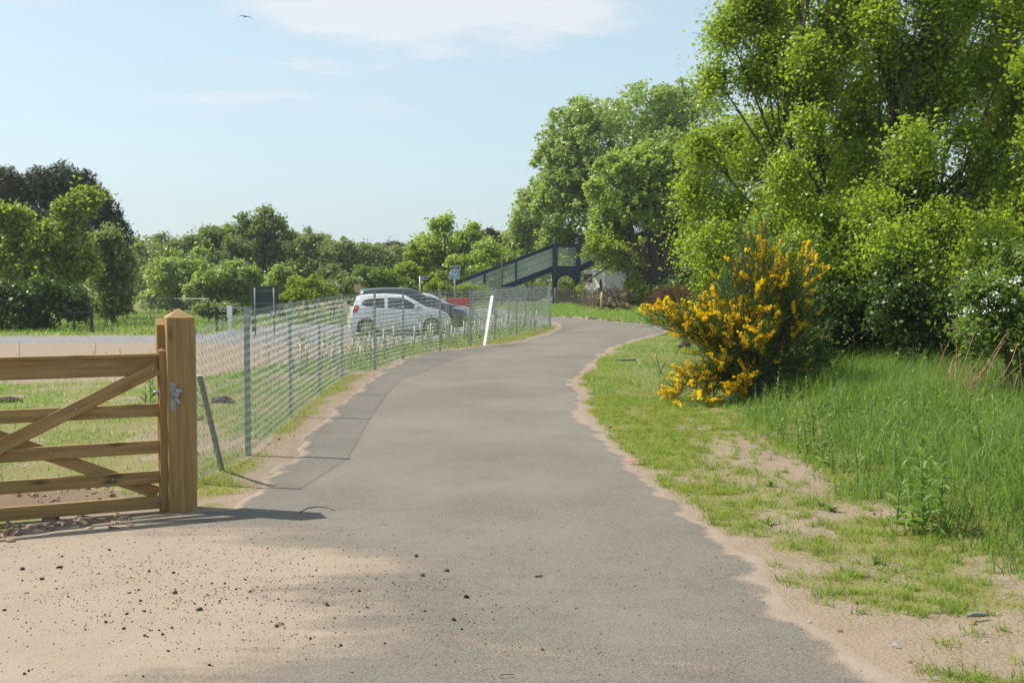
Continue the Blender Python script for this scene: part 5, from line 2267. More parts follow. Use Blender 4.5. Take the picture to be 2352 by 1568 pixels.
def build_right_trees():
    # two birches whose crowns run together, and a third outside the frame
    rb = np.random.default_rng(12)

    def grid_lobes(u0, u1, v0=-170, v1=640, su=88, sv=92):
        """jittered lattice of overlapping leaf masses inside the outline of the crown"""
        out = []
        for j, v in enumerate(np.arange(v0, v1, sv)):
            for u in np.arange(u0 + (j % 2) * su / 2, u1, su):
                uu, vv = u + rb.normal(0, 20), v + rb.normal(0, 20)
                r = rb.uniform(58, 92)
                ul = np.interp(vv, [-170, 0, 130, 330, 430, 640], [1720, 1690, 1625, 1590, 1560, 1600])
                if uu - r * .9 < ul - rb.uniform(0, 14):
                    continue
                out.append((uu, vv, r, r * rb.uniform(.7, 1.1), rb.normal(0, .9)))
        return out
    edge1 = [(1668, 60, 60, 62, 0), (1640, 170, 48, 55, 0), (1610, 330, 50, 60, 0), (1590, 430, 46, 58, 0), (1600, 540, 44, 60, 0), (1640, 620, 50, 60, -.5), (1720, -30, 60, 70, 0), (1790, -110, 80, 80, 0)]
    over1 = [(1740, 600, 80, 60, -1.5), (1840, 575, 90, 75, -2.4), (1930, 640, 80, 70, -2.6), (1700, 660, 60, 50, -1), (1890, 510, 90, 70, -1.6), (1780, 520, 80, 70, -1.2), (1960, 560, 60, 80, -2)]
    over2 = [(2060, 565, 95, 80, -2.2), (2150, 650, 75, 62, -2.6), (2280, 560, 95, 80, -2.6), (2350, 620, 70, 60, -3), (2010, 500, 80, 80, -1.4), (2160, 520, 100, 75, -1.6), (2240, 620, 70, 70, -2.4), (2330, 490, 90, 80, -1.5)]
    make_tree('birch_tree', 'tall bright green birch nearest the broom bush', gbase(1860, 800, 20.8), px_lobes(edge1 + grid_lobes(1640, 1960) + over1, 20.8),
              LM_BIRCH, BIRCHB, .11, 9800, 15, .056, .046, .85, .12, shell=.12, droop=.10, sub=5, fork=.2, twigs=2400, clumps=None, limb=.36)
    make_tree('birch_tree', 'tall birch with a dark trunk showing in its crown', gbase(2150, 800, 19.6), px_lobes(grid_lobes(1965, 2400) + over2, 19.6),
              LM_BIRCH, BIRCHB, .12, 9800, 15, .056, .046, .85, .12, shell=.12, droop=.10, sub=5, fork=.2, twigs=2400, clumps=None, limb=.36)
    make_tree('birch_tree', 'birch standing furthest right along the hedge', gbase(2560, 900, 17.5), px_lobes([
        (2460, -100, 170, 150, 0), (2440, 120, 120, 150, 0), (2560, 150, 160, 170, 0), (2450, 350, 120, 150, 0), (2600, 400, 150, 160, 0), (2450, 550, 110, 100, 0)], 17.5),
        LM_BIRCH, BIRCHB, .13, 2200, 20, .062, .05, .6, .12, shell=.25, sub=6)
    # hawthorn hedge
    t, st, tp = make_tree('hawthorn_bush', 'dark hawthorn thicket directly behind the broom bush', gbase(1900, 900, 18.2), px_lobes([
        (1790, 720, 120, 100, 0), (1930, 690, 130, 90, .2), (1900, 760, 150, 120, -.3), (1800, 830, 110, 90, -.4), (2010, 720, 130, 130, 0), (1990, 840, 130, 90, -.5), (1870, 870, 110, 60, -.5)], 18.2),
        LM_HAW_SHADE, M_BARKD, .08, 1800, 20, .052, .042, .40, .085, 'bush', shell=.35, lowcut=-1.1, stems=4, sub=8, twigs=700)
    make_tree('hawthorn_bush', 'tall dark hawthorn in the middle of the hedge under the birches', gbase(2150, 900, 17.0), px_lobes([
        (2080, 660, 140, 80, .4), (2230, 670, 140, 80, .3), (2110, 720, 130, 110, 0), (2260, 740, 130, 120, .3), (2130, 850, 140, 80, 0), (2270, 860, 120, 80, .2)], 17.0),
        LM_HAW_SHADE, M_BARKD, .08, 1800, 20, .052, .042, .40, .085, 'bush', shell=.35, lowcut=-1.1, stems=4, sub=8, twigs=700)
    t, st, tp = make_tree('hawthorn_bush', 'hawthorn bush carrying clusters of white blossom', gbase(2370, 900, 12.6), px_lobes([
        (2290, 690, 100, 80, .2), (2380, 620, 110, 90, .3), (2400, 730, 120, 110, 0), (2260, 770, 70, 60, 0), (2440, 830, 120, 100, 0)], 12.6),
        LM_HAWL, M_BARK, .05, 900, 20, .050, .040, .34, .07, 'bush', shell=.35, stems=3, sub=6, twigs=500)
    # blossom clusters on the bush
    wm = plain('white_blossom', (.80, .80, .74), .7, 0, .08, 40)
    spots = [(2200, 727), (2213, 715), (2225, 708), (2262, 693), (2275, 688), (2290, 680), (2283, 668), (2325, 642), (2340, 640), (2345, 655), (2296, 640), (2215, 640), (2310, 710), (2335, 690), (2350, 668), (2270, 715)]
    loc = np.array(t.location)
    for (u, v) in spots:
        p = at(u + RNG.normal(0, 3), v + RNG.normal(0, 3), 11.7 + RNG.uniform(-.15, .2))
        n = 16
        P = p - loc + RNG.normal(0, 1, (n, 3)) * np.array([.032, .032, .02])
        V, Fc = leaf_quads(P, RNG.normal(0, 1, (n, 3)) + np.array([0, -.3, .8]), .016, .014)
        add_obj('blossom', np_mesh('blossom', V, Fc, wm), t)
    # brown bramble canes below it
    m = MB()
    for i in range(30):
        u = RNG.uniform(2130, 2360)
        Y = RNG.uniform(11.6, 12.6)
        g = at(u, 880, Y)
        z = float(gz(g[0], Y))
        a = Vector((g[0], Y, z))
        b = a + Vector((RNG.normal(.22, .28), RNG.normal(0, .12), RNG.uniform(.35, .85)))
        stick(m, a, b, RNG.uniform(.004, .008), 4, .05)
    setp(m.build('bramble_canes', plain('dry_reddish_cane', (.26, .15, .09), .8, 0, .25, 12, .2)), 'dry reddish bramble canes standing below the white-flowering hawthorn', 'bramble', kind='stuff')
    # low shrubs closing the gap beneath the birch and behind the broom
    make_tree('low_bush', 'dark leafy bush growing through the back of the broom', gbase(1790, 930, 15.7), px_lobes([
        (1790, 850, 80, 60, 0), (1720, 820, 60, 60, .3), (1850, 800, 70, 70, .2), (1770, 760, 70, 60, .5)], 15.7), LM_HAW_SHADE, M_BARKD, .05, 800, 20, .050, .040, .36, .08, 'bush', stems=3, sub=6, shell=.3, lowcut=-1.1, twigs=300)
    make_tree('low_bush', 'low leafy bush in shade between the old tree and the broom', gbase(1725, 780, 27), px_lobes([
        (1700, 690, 46, 60, 0), (1740, 680, 70, 80, 0), (1720, 750, 60, 50, -.3)], 27), LM_HAW_SHADE, M_BARKD, .05, 700, 18, .075, .06, .45, .11, 'bush', stems=3, sub=5, shell=.3, lowcut=-1.1)
    # dark bushes further back, seen between the trunks
    make_tree('holly_bush', 'dark evergreen bush behind the brushwood heap', gbase(1610, 760, 52), px_lobes([
        (1590, 640, 70, 60, 0), (1640, 600, 60, 80, 2), (1560, 680, 60, 40, 1)], 52), LM_HAW_SHADE, M_BARKD, .08, 700, 16, .13, .10, .6, .2, 'bush', stems=3, sub=4, shell=.3, lowcut=-1.1)
    # a belt of trees behind the birches so the wood has depth
    for (u, Y, lob, lab) in ((2000, 36, [(1900, 200, 110, 140, 0), (2050, 250, 120, 150, 0), (1980, 450, 150, 150, 0), (1850, 600, 110, 110, 0), (2080, 650, 120, 100, 0)], 'shaded tree standing deep behind the two birches'),
                             (2350, 34, [(2250, 200, 130, 150, 0), (2400, 250, 120, 150, 0), (2300, 480, 150, 150, 0), (2420, 620, 120, 110, 0), (2230, 660, 120, 100, 0)], 'shaded tree deep behind the white-flowering hawthorn')):
        make_tree('woodland_tree', lab, gbase(u, 760, Y), px_lobes(lob, Y), LM_MID, M_BARKD, .2, 900, 16, .16, .12, .8, .25, sub=4, shell=.3)


build_right_trees()


def build_old_trees():
    # old many-stemmed tree at the junction and its neighbour behind
    b0 = gbase(1515, 705, 60)
    lob = px_lobes([(1458, 455, 116, 138, 0), (1560, 440, 80, 120, .5), (1395, 545, 58, 55, -.5), (1560, 550, 60, 60, 1.5)], 60)
    t = thing('old_tree', 'old sycamore with several thick dark stems forking low by the junction', 'tree', b0)
    V, Fc, ti, st, tp = foliage(clump(lob, 24, .20, .94), 3000, 17, .16, .127, .6, .12, .5, .2, lowcut=-.6)
    b = np.array(b0)
    add_obj('crown', np_mesh('crown', V - b, Fc, LM_SYC, ti), t)
    m = MB()

    def W_(u, v, dy=0):
        return Vector(at(u, v, 60 + dy))
    bb = Vector((b0[0], b0[1], b0[2] - .3))
    m.tube([bb, Vector((b0[0], 60, b0[2] + .5)), W_(1512, 660)], [.75, .58, .50], 12)
    stems = [[(1512, 662), (1495, 630), (1475, 595), (1455, 560), (1440, 500), (1430, 440)], [(1515, 660), (1508, 620), (1500, 580), (1495, 530), (1480, 460), (1470, 400)],
             [(1520, 660), (1522, 615), (1528, 575), (1530, 520), (1540, 450), (1550, 390)], [(1525, 662), (1545, 620), (1556, 585), (1570, 540), (1580, 480)],
             [(1510, 662), (1488, 640), (1468, 615), (1452, 600), (1420, 560), (1390, 500)]]
    for k, s in enumerate(stems):
        m.tube([W_(u, v, (k - 2) * .35 * (i / len(s))) for i, (u, v) in enumerate(s)], [.40 - .055 * i - .01 * k for i in range(len(s))], 9)
    for (c, R) in lob:
        c = Vector(c)
        for j in range(22):
            d = Vector(unit(RNG.normal(0, 1, 3)))
            e = c + Vector((d.x * R[0], d.y * R[1], abs(d.z) * R[2])) * .85
            m.tube([c + Vector((0, 0, -.8)), c.lerp(e, .5), e], [.09, .06, .015], 5, False)
    m.V = [(v[0] - b[0], v[1] - b[1], v[2] - b[2]) for v in m.V]
    m.build('trunk', M_BARKD, t, smooth=True)
    make_tree('lime_tree', 'big round-headed lime towering behind the old sycamore', gbase(1455, 700, 70), px_lobes([
        (1435, 400, 208, 212, 0), (1325, 335, 98, 95, -.5), (1290, 420, 74, 110, -.5), (1570, 330, 120, 145, 1), (1310, 470, 88, 110, -1), (1600, 450, 110, 130, 2), (1290, 560, 60, 50, -1), (1350, 565, 50, 40, -1)], 70),
        LM_SYC2, M_BARKD, .42, 4900, 16, .18, .14, .65, .13, sub=26, shell=.55, droop=.12, lowcut=-.55, clumps=(30, .17, .96))
    # slim twisted tree by the hut with light leaves hanging over the landing
    b0 = gbase(1440, 705, 57.5)
    lob = px_lobes([(1400, 580, 50, 30, 0), (1374, 560, 30, 28, 0), (1440, 600, 46, 30, .5), (1452, 640, 26, 24, 0), (1345, 580, 12, 10, 0), (1333, 655, 10, 8, 0), (1470, 665, 30, 24, -.5)], 57.5)
    t = thing('elder_tree', 'slim elder with a twisted pale trunk beside the white hut', 'tree', b0)
    b = np.array(b0)
    V, Fc, ti, st, tp = foliage(clump(lob, 6, .42), 520, 12, .13, .095, .55, .13, .3, .3, lowcut=-.9)
    add_obj('crown', np_mesh('crown', V - b, Fc, LM_YEL, ti), t)
    m = MB()
    path = [(1441, 708), (1438, 680), (1446, 655), (1440, 630), (1455, 600), (1448, 570)]
    m.tube([Vector(at(u, v, 57.5)) for u, v in path], [.16, .14, .12, .10, .08, .05], 8)
    for (c, R) in lob:
        for j in range(4):
            e = Vector(c) + Vector(RNG.normal(0, .5, 3) * R)
            a = Vector(at(1448, 590, 57.5))
            m.tube([a, a.lerp(e, .5) + Vector((0, 0, .15)), e], [.04, .025, .008], 4, False)
    m.V = [(v[0] - b[0], v[1] - b[1], v[2] - b[2]) for v in m.V]
    m.build('trunk', M_BARK, t, smooth=True)
    make_tree('woodland_tree', 'shaded tree seen through the forked stems of the old sycamore', gbase(1490, 700, 80), px_lobes([
        (1480, 570, 60, 55, 0), (1545, 600, 60, 60, 0), (1430, 620, 50, 45, 0), (1600, 640, 60, 60, 0), (1500, 650, 70, 45, 0)], 80), LM_MID, M_BARKD, .16, 900, 15, .22, .16, .8, .2, sub=4, shell=.25, lowcut=-1.1)
    # undergrowth under the old trees
    for (u, v, Y, lob, lab) in ((1470, 700, 58.8, [(1460, 680, 34, 22, 0), (1490, 690, 22, 14, 0)], 'low green elder shoots at the foot of the old sycamore'),
                                (1560, 700, 64, [(1580, 660, 60, 40, 0), (1545, 690, 40, 22, 0), (1620, 640, 50, 60, 2)], 'shaded undergrowth right of the old sycamore stems'),
                                (1230, 700, 70, [(1225, 672, 40, 24, 0), (1300, 665, 40, 28, 1), (1180, 668, 40, 26, 0)], 'bushes seen through the arches of the footbridge')):
        make_tree('undergrowth_bush', lab, gbase(u, v, Y), px_lobes(lob, Y), LM_MID, M_BARKD, .05, 420, 14, .15, .11, .5, .18, 'bush', stems=3, sub=3, shell=.2, lowcut=-1.1)


build_old_trees()


def build_background():
    T = []
    # (name, label, u, Y, lobes, material, leaf length, twigs)
    T.append(('ash_tree', 'mid green tree rising directly behind the footbridge stairs', 1215, 88, [(1210, 500, 45, 50, 0), (1245, 470, 40, 40, 0), (1190, 560, 50, 50, 0), (1240, 560, 50, 60, 1), (1200, 620, 60, 40, 0), (1170, 590, 32, 45, 0)], LM_SYC2, .22, 1300))
    T.append(('willow_tree', 'airy willow with the two highest sprays behind the green sign', 1035, 74, [(1020, 530, 30, 27, 0), (1083, 535, 18, 22, 0), (1030, 575, 62, 40, 0), (985, 590, 40, 42, 0), (1080, 590, 50, 42, 0), (1030, 640, 90, 40, -.5), (970, 560, 18, 20, 0)], LM_SYC, .19, 1300))
    T.append(('willow_tree', 'bright leafy willow between the green sign and the bridge stairs', 1115, 71, [(1125, 590, 45, 38, 0), (1100, 625, 60, 40, 0), (1150, 620, 42, 42, 0), (1130, 665, 70, 28, -.5)], LM_SYC, .18, 900))
    T.append(('willow_tree', 'small yellow-green willow behind the leaning blue signpost', 950, 70, [(955, 610, 32, 40, 0), (935, 640, 36, 34, 0), (985, 650, 46, 30, 0)], LM_YEL, .17, 600))
    T.append(('round_tree', 'tallest dark round tree in the wood across the car park', 603, 86, [(600, 515, 45, 36, 0), (585, 560, 62, 46, 0), (635, 560, 46, 52, 0), (640, 615, 60, 50, 0), (575, 620, 60, 50, 0), (605, 492, 18, 14, 0)], LM_MID, .20, 1500))
    T.append(('birch_tree', 'light rounded birch right of the tallest dark tree', 705, 84, [(705, 568, 42, 36, 0), (690, 615, 45, 40, 0), (735, 610, 36, 46, 0), (710, 655, 50, 36, 0)], LM_WILL, .20, 1000))
    T.append(('woodland_tree', 'low olive-green tree above the parked cars', 800, 105, [(790, 595, 45, 34, 0), (830, 595, 36, 30, 0), (760, 605, 30, 30, 0), (810, 640, 70, 36, 0)], LM_MID, .24, 900))
    T.append(('woodland_tree', 'pale tree left of the distant pine above the cars', 885, 108, [(880, 600, 36, 30, 0), (920, 605, 32, 32, 0), (895, 645, 55, 36, 0)], LM_WILL, .24, 700))
    T.append(('woodland_tree', 'hazy green tree next to the left pines', 350, 88, [(345, 600, 36, 34, 0), (375, 580, 34, 32, 0), (340, 650, 45, 50, 0), (400, 620, 40, 50, 0)], LM_WILL, .21, 1000))
    T.append(('woodland_tree', 'broad woodland tree above the site fence', 450, 84, [(430, 575, 42, 34, 0), (480, 558, 42, 32, 0), (455, 620, 62, 50, 0), (500, 620, 46, 50, 0), (450, 670, 60, 36, 0)], LM_MID, .20, 1400))
    T.append(('woodland_tree', 'olive tree filling the gap left of the tallest dark tree', 535, 88, [(530, 548, 34, 26, 0), (525, 590, 46, 42, 0), (545, 640, 46, 42, 0)], LM_YEL, .21, 800))
    T.append(('field_maple', 'pale leafy maple in front of the wood behind the gate post', 415, 70, [(385, 640, 50, 46, 0), (440, 620, 46, 46, 0), (415, 685, 60, 36, 0), (350, 690, 40, 30, 0)], LM_SYC2, .165, 1100))
    T.append(('field_maple', 'sunlit maple left of the green notice board', 530, 68, [(510, 640, 46, 40, 0), (560, 650, 46, 40, 0), (535, 690, 60, 30, 0), (470, 670, 36, 40, 0)], LM_SYC2, .16, 1100))
    T.append(('field_maple', 'small round pale bush right of the green notice board', 650, 60, [(640, 640, 32, 26, 0), (665, 670, 36, 26, 0), (625, 670, 26, 26, 0)], LM_SYC2, .14, 600))
    T.append(('low_bush', 'yellowish sprawling bush behind the middle of the fence', 700, 52, [(700, 665, 34, 22, 0), (735, 680, 34, 18, 0), (665, 688, 30, 16, 0)], LM_YEL, .12, 420))
    T.append(('low_bush', 'rounded silvery bush behind the white hatchback roof', 765, 60, [(765, 640, 28, 24, 0), (770, 670, 40, 22, 0), (800, 660, 24, 22, 0)], LM_WILL, .13, 500))
    T.append(('low_bush', 'dark hedge bush behind the estate car', 860, 66, [(850, 640, 36, 26, 0), (890, 650, 36, 24, 0), (870, 675, 50, 18, 0), (925, 665, 30, 20, 0)], LM_HAWL, .14, 700))
    T.append(('low_bush', 'yellow-green scrub between the signposts', 1010, 61, [(1005, 668, 32, 16, 0), (1060, 672, 36, 14, 0), (1110, 678, 30, 12, 0)], LM_YEL, .12, 450))
    T.append(('low_bush', 'grey-green grassy mound bush behind the marker post', 520, 54, [(510, 712, 40, 14, 0), (475, 715, 24, 12, 0)], LM_WILL, .12, 300))
    for (nm, lab, u, Y, lob, mt, L, n) in T:
        make_tree(nm, lab, gbase(u, 700, Y), px_lobes([(u_, v_ - 5, ru_ * 1.24, rv_ * 1.14, RNG.normal(0, .8)) for (u_, v_, ru_, rv_, d_) in lob], Y), mt, M_BARK if Y < 72 else M_BARKD, .16 if 'bush' not in nm else .05, int(n * 1.1), 15, L * .92, L * .68, L * 3.6, L * .85,
                  'bush' if 'bush' in nm else 'tree', sub=4, shell=.32, lowcut=-1.1, stems=1 if 'bush' not in nm else 3, droop=.1)

    # left group
    def pine(label, u, Y, lob, mt, n, r0=.22):
        make_tree('pine_tree', label, gbase(u, 730, Y), px_lobes(lob, Y), mt, M_BARKD, r0, n, 21, .23, .06, 1.05, .13, sub=8, shell=.45, droop=-.15, lowcut=-.6, updir=.9)
    pine('tall dark pine at the crest of the left-hand trees', 150, 60, [(150, 415, 52, 44, 0), (110, 430, 42, 44, 0), (190, 440, 42, 42, 0), (140, 500, 80, 50, 0), (210, 490, 42, 44, 0), (170, 560, 80, 50, 0)], LM_PINE, 1700)
    pine('dark pine with stepped branches against the sky on the right of its group', 240, 58, [(225, 470, 30, 36, 0), (252, 505, 34, 24, 0), (235, 550, 46, 32, 0), (272, 548, 24, 16, 0), (225, 610, 50, 46, 0), (285, 580, 18, 10, 0), (280, 520, 14, 10, 0)], LM_PINE, 1300)
    pine('greyish pine at the left edge of the trees', 30, 60, [(20, 430, 46, 46, 0), (60, 450, 40, 50, 0), (-20, 460, 50, 50, 0), (30, 520, 70, 50, 0), (-60, 420, 50, 60, 0), (-80, 540, 70, 60, 0)], LM_PINEB, 1500)
    pine('small flat-topped pine on the far skyline above the cars', 905, 120, [(905, 565, 22, 9, 0), (925, 572, 18, 8, 0), (890, 574, 16, 8, 0)], LM_PINEB, 260, .2)
    pine('brown spiky pine tip above the bright willows', 1120, 80, [(1120, 545, 16, 20, 0), (1140, 550, 12, 14, 0), (1105, 552, 10, 12, 0)], LM_PINEB, 200, .12)
    make_tree('sycamore_tree', 'yellow-green sycamore in front of the dark pines', gbase(70, 745, 49), px_lobes([
        (20, 500, 50, 44, 0), (70, 560, 70, 50, 0), (170, 470, 46, 40, .5), (205, 450, 24, 26, .5), (130, 540, 60, 50, 0), (20, 600, 70, 55, 0), (100, 630, 80, 50, -.5), (170, 600, 50, 55, 0), (-60, 560, 70, 90, 0)], 49),
        LM_YEL, M_BARKD, .2, 2200, 18, .15, .115, .65, .17, sub=6, shell=.4, lowcut=-.8)
    make_tree('ash_tree', 'light green feathery ash at the right end of the left-hand trees', gbase(262, 745, 52), px_lobes([
        (250, 555, 38, 34, 0), (275, 600, 36, 40, 0), (235, 620, 40, 44, 0), (285, 660, 28, 40, 0), (250, 690, 46, 36, 0)], 52),
        LM_WILL, M_BARK, .12, 1100, 16, .14, .10, .6, .17, sub=5, shell=.35, lowcut=-1.0)
    make_tree('hawthorn_bush', 'dark overhanging hawthorn in deep shade at the left edge', gbase(60, 755, 44), px_lobes([
        (10, 690, 70, 50, 0), (90, 680, 70, 50, 0), (150, 690, 50, 45, 0), (50, 735, 90, 26, 0), (-70, 700, 80, 60, 0), (185, 700, 36, 36, 1)], 44),
        LM_HAW_SHADE, M_BARKD, .1, 1500, 16, .12, .095, .5, .15, 'bush', stems=4, sub=5, shell=.3, lowcut=-1.1)
    # far wood that reads as one mass
    n = 18000
    x = RNG.uniform(-95, 75, n)
    y = 128 + RNG.uniform(0, 22, n)
    top = 5.4 + 2.4 * fbm(x * .09, y * .03, 91) + 1.6 * fbm(x * .35, y * .1, 92) - 1.6 * sstep(-30, -5, x) * (1 - sstep(20, 40, x))
    z = RNG.uniform(0, 1, n) ** .6 * top
    P = np.stack([x, y, z], 1)
    V, Fc = leaf_quads(P, RNG.normal(0, 1, (n, 3)) + np.array([0, -.4, .6]), 0.8, 0.62)
    setp(add_obj('distant_woodland', np_mesh('distant_woodland', V, Fc, LM_MID, RNG.uniform(0, .9, n))), 'distant wood closing the view behind the car park', 'woodland', kind='stuff')
    # bushes closing the horizon right of the old trees
    n = 12000
    x = RNG.uniform(14, 60, n)
    y = RNG.uniform(72, 90, n)
    z = RNG.uniform(0, 1, n) ** .7 * (6.5 + 3 * fbm(x * .12, y * .1, 93))
    V, Fc = leaf_quads(np.stack([x, y, z], 1), RNG.normal(0, 1, (n, 3)) + np.array([0, -.4, .6]), .65, .5)
    setp(add_obj('distant_woodland', np_mesh('distant_woodland', V, Fc, LM_MID, RNG.uniform(0, .9, n))), 'dark wood standing beyond the old trees on the right', 'woodland', kind='stuff')


build_background()


# ------------------------------------------------------------------ broom in flower
def build_broom():
    Y = 14.6
    g = at(1745, 925, Y)
    z0 = float(gz(g[0], Y))
    b = np.array([g[0], Y, z0])
    t = thing('broom_bush', 'broom bush covered in golden yellow flowers at the verge', 'bush', b)
    fm = leaf_mat('golden_broom_flower', (.90, .53, .003), (1.0, .69, .008), .42, .55, .2)
    sm = leaf_mat('broom_green_stem', (.035, .075, .018), (.085, .145, .03), .2, .5, .3)
    targets = [  # u, v, flower amount, bundles, spread
        (1770, 520, 1.0, 7, 22), (1760, 590, 1.0, 8, 34), (1800, 630, 1.2, 10, 40), (1730, 640, .7, 8, 36), (1840, 650, .9, 7, 30), (1885, 600, .9, 6, 20), (1860, 610, .6, 4, 24),
        (1700, 700, 1.2, 9, 34), (1760, 700, 1.1, 9, 40), (1640, 690, 1.2, 8, 26), (1610, 735, 1.5, 10, 26), (1560, 720, 1.4, 8, 18), (1515, 715, 1.3, 6, 14), (1490, 708, .9, 3, 8), (1495, 738, .6, 3, 8),
        (1660, 750, 1.5, 10, 34), (1710, 765, 1.2, 9, 36), (1640, 800, 1.1, 8, 26), (1690, 805, .8, 8, 34), (1740, 790, .6, 7, 40), (1800, 745, .6, 6, 40), (1840, 720, .45, 5, 34),
        (1620, 845, .5, 5, 22), (1650, 850, .35, 5, 26), (1700, 560, .25, 6, 26), (1720, 520, .1, 4, 24), (1670, 620, .15, 6, 24), (1690, 590, .1, 5, 22), (1870, 770, .2, 4, 34), (1800, 820, .15, 6, 40), (1860, 840, .05, 4, 36),
        (1600, 900, 2.0, 5, 16), (1570, 912, 2.0, 4, 12), (1540, 922, 1.8, 3, 9), (1690, 915, 2.2, 4, 12), (1680, 935, 2.0, 3, 9), (1715, 895, .4, 3, 14), (1780, 880, .1, 4, 30), (1640, 900, .2, 4, 24), (1720, 850, .25, 6, 40)]
    stems = MB()
    fp, fn = [], []
    gp = []
    gd = []
    origin = Vector(b)
    for (u, v, amt, nb, sprd) in targets:
        for k in range(nb):
            Yt = Y + float(np.clip(RNG.normal(-.05, .38), -.75, .8))
            e = Vector(at(u + RNG.normal(0, sprd), v + RNG.normal(0, sprd * .9), Yt))
            o = origin + Vector((RNG.normal(0, .07), RNG.normal(0, .07), RNG.uniform(0, .25)))
            if e.z < z0 + .06:
                e.z = z0 + .06
            mid = o.lerp(e, .5) + Vector((RNG.normal(0, .06), RNG.normal(0, .06), .10 if v < 850 else .22))
            q1 = o.lerp(mid, .5) + Vector((0, 0, .05))
            q2 = mid.lerp(e, .5) + Vector((RNG.normal(0, .03), RNG.normal(0, .03), .05))
            stems.tube([o, q1, mid, q2, e], [.010, .008, .006, .0045, .002], 4, False)
            # side wands near the tip, with flowers strung on them
            nd = 10
            for j in range(nd):
                f = RNG.uniform(.45, 1.0)
                s = (mid.lerp(q2, (f - .45) / .3) if f < .75 else q2.lerp(e, (f - .75) / .25))
                dr = (e - mid).normalized() * .6 + Vector(RNG.normal(0, .45, 3)) + Vector((0, 0, .35))
                ln = RNG.uniform(.12, .34)
                w = s + dr.normalized() * ln
                gp.append((tuple(s), tuple(w)))
                na = int(RNG.poisson(30 * (ln / .25))) if RNG.uniform() < amt * .38 else 0
                for _ in range(na):
                    g_ = RNG.uniform(.15, 1.0)
                    p = s.lerp(w, g_) + Vector(RNG.normal(0, .012, 3))
                    fp.append(tuple(p))
    # green wands
    A = np.array([p[0] for p in gp])
    B = np.array([p[1] for p in gp])
    reps = 5
    A5 = np.repeat(A, reps, 0) + RNG.normal(0, .03, (len(A) * reps, 3))
    B5 = np.repeat(B, reps, 0) + RNG.normal(0, .075, (len(B) * reps, 3))
    d = unit(B5 - A5)
    w = unit(np.cross(d, RNG.normal(0, 1, d.shape))) * .0042
    V = np.stack([A5 - w, A5 + w, B5 + w * .4, B5 - w * .4], 1).reshape(-1, 3)
    Fc = (np.arange(len(A5)) * 4)[:, None] + np.array([[0, 1, 2, 3]])
    wd = add_obj('green_wands', np_mesh('green_wands', V - b, Fc, sm, RNG.uniform(0, .9, len(A5))), t)
    # tiny leaves
    n = 12000
    k = RNG.integers(0, len(A5), n)
    f = RNG.uniform(.1, 1, n)[:, None]
    P = A5[k] * (1 - f) + B5[k] * f + RNG.normal(0, .012, (n, 3))
    V, Fc = leaf_quads(P, RNG.normal(0, 1, (n, 3)) + np.array([0, 0, .4]), .022, .009)
    add_obj('leaves', np_mesh('leaves', V - b, Fc, sm, RNG.uniform(0, .9, n)), t)
    # pea flowers: two crossed petals each
    fp = np.array(fp)
    n = len(fp)
    Vs, Fs, ts = [], [], []
    off = 0
    tt = RNG.uniform(0, .92, n)
    for q in range(2):
        V, Fc = leaf_quads(fp + RNG.normal(0, .003, (n, 3)), RNG.normal(0, 1, (n, 3)) + np.array([0, -.35, .35]), .034, .027, jitter=.22)
        Vs.append(V)
        Fs.append(Fc + off)
        off += len(V)
        ts.append(tt)
    add_obj('flowers', np_mesh('flowers', np.concatenate(Vs) - b, np.concatenate(Fs), fm, np.concatenate(ts)), t)
    stems.V = [(v[0] - b[0], v[1] - b[1], v[2] - b[2]) for v in stems.V]
    stems.build('stems', plain('broom_stem_brown', (.10, .085, .045), .8, 0, .3, 14, .2), t)
    print('broom flowers', n)


build_broom()


# ------------------------------------------------------------------ broad-leaved weeds
def blade_leaf_mesh(L, Wd, curl, mat, seg=4):
    m = MB()
    n = seg
    for i in range(n + 1):
        f = i / n
        w = Wd * math.sin(math.pi * min(1, .12 + f * .88)) ** .8 * .5
        x = L * (f - .12 * curl * f * f)
        z = L * (.55 * f - (.35 + curl) * f * f)
        m.V += [(x, -w, z + w * .35), (x, 0, z), (x, w, z + w * .35)]
    for i in range(n):
        a = i * 3
        m.F += [(a, a + 1, a + 4, a + 3), (a + 1, a + 2, a + 5, a + 4)]
    me = m.mesh('leaf', mat, True)
    return me


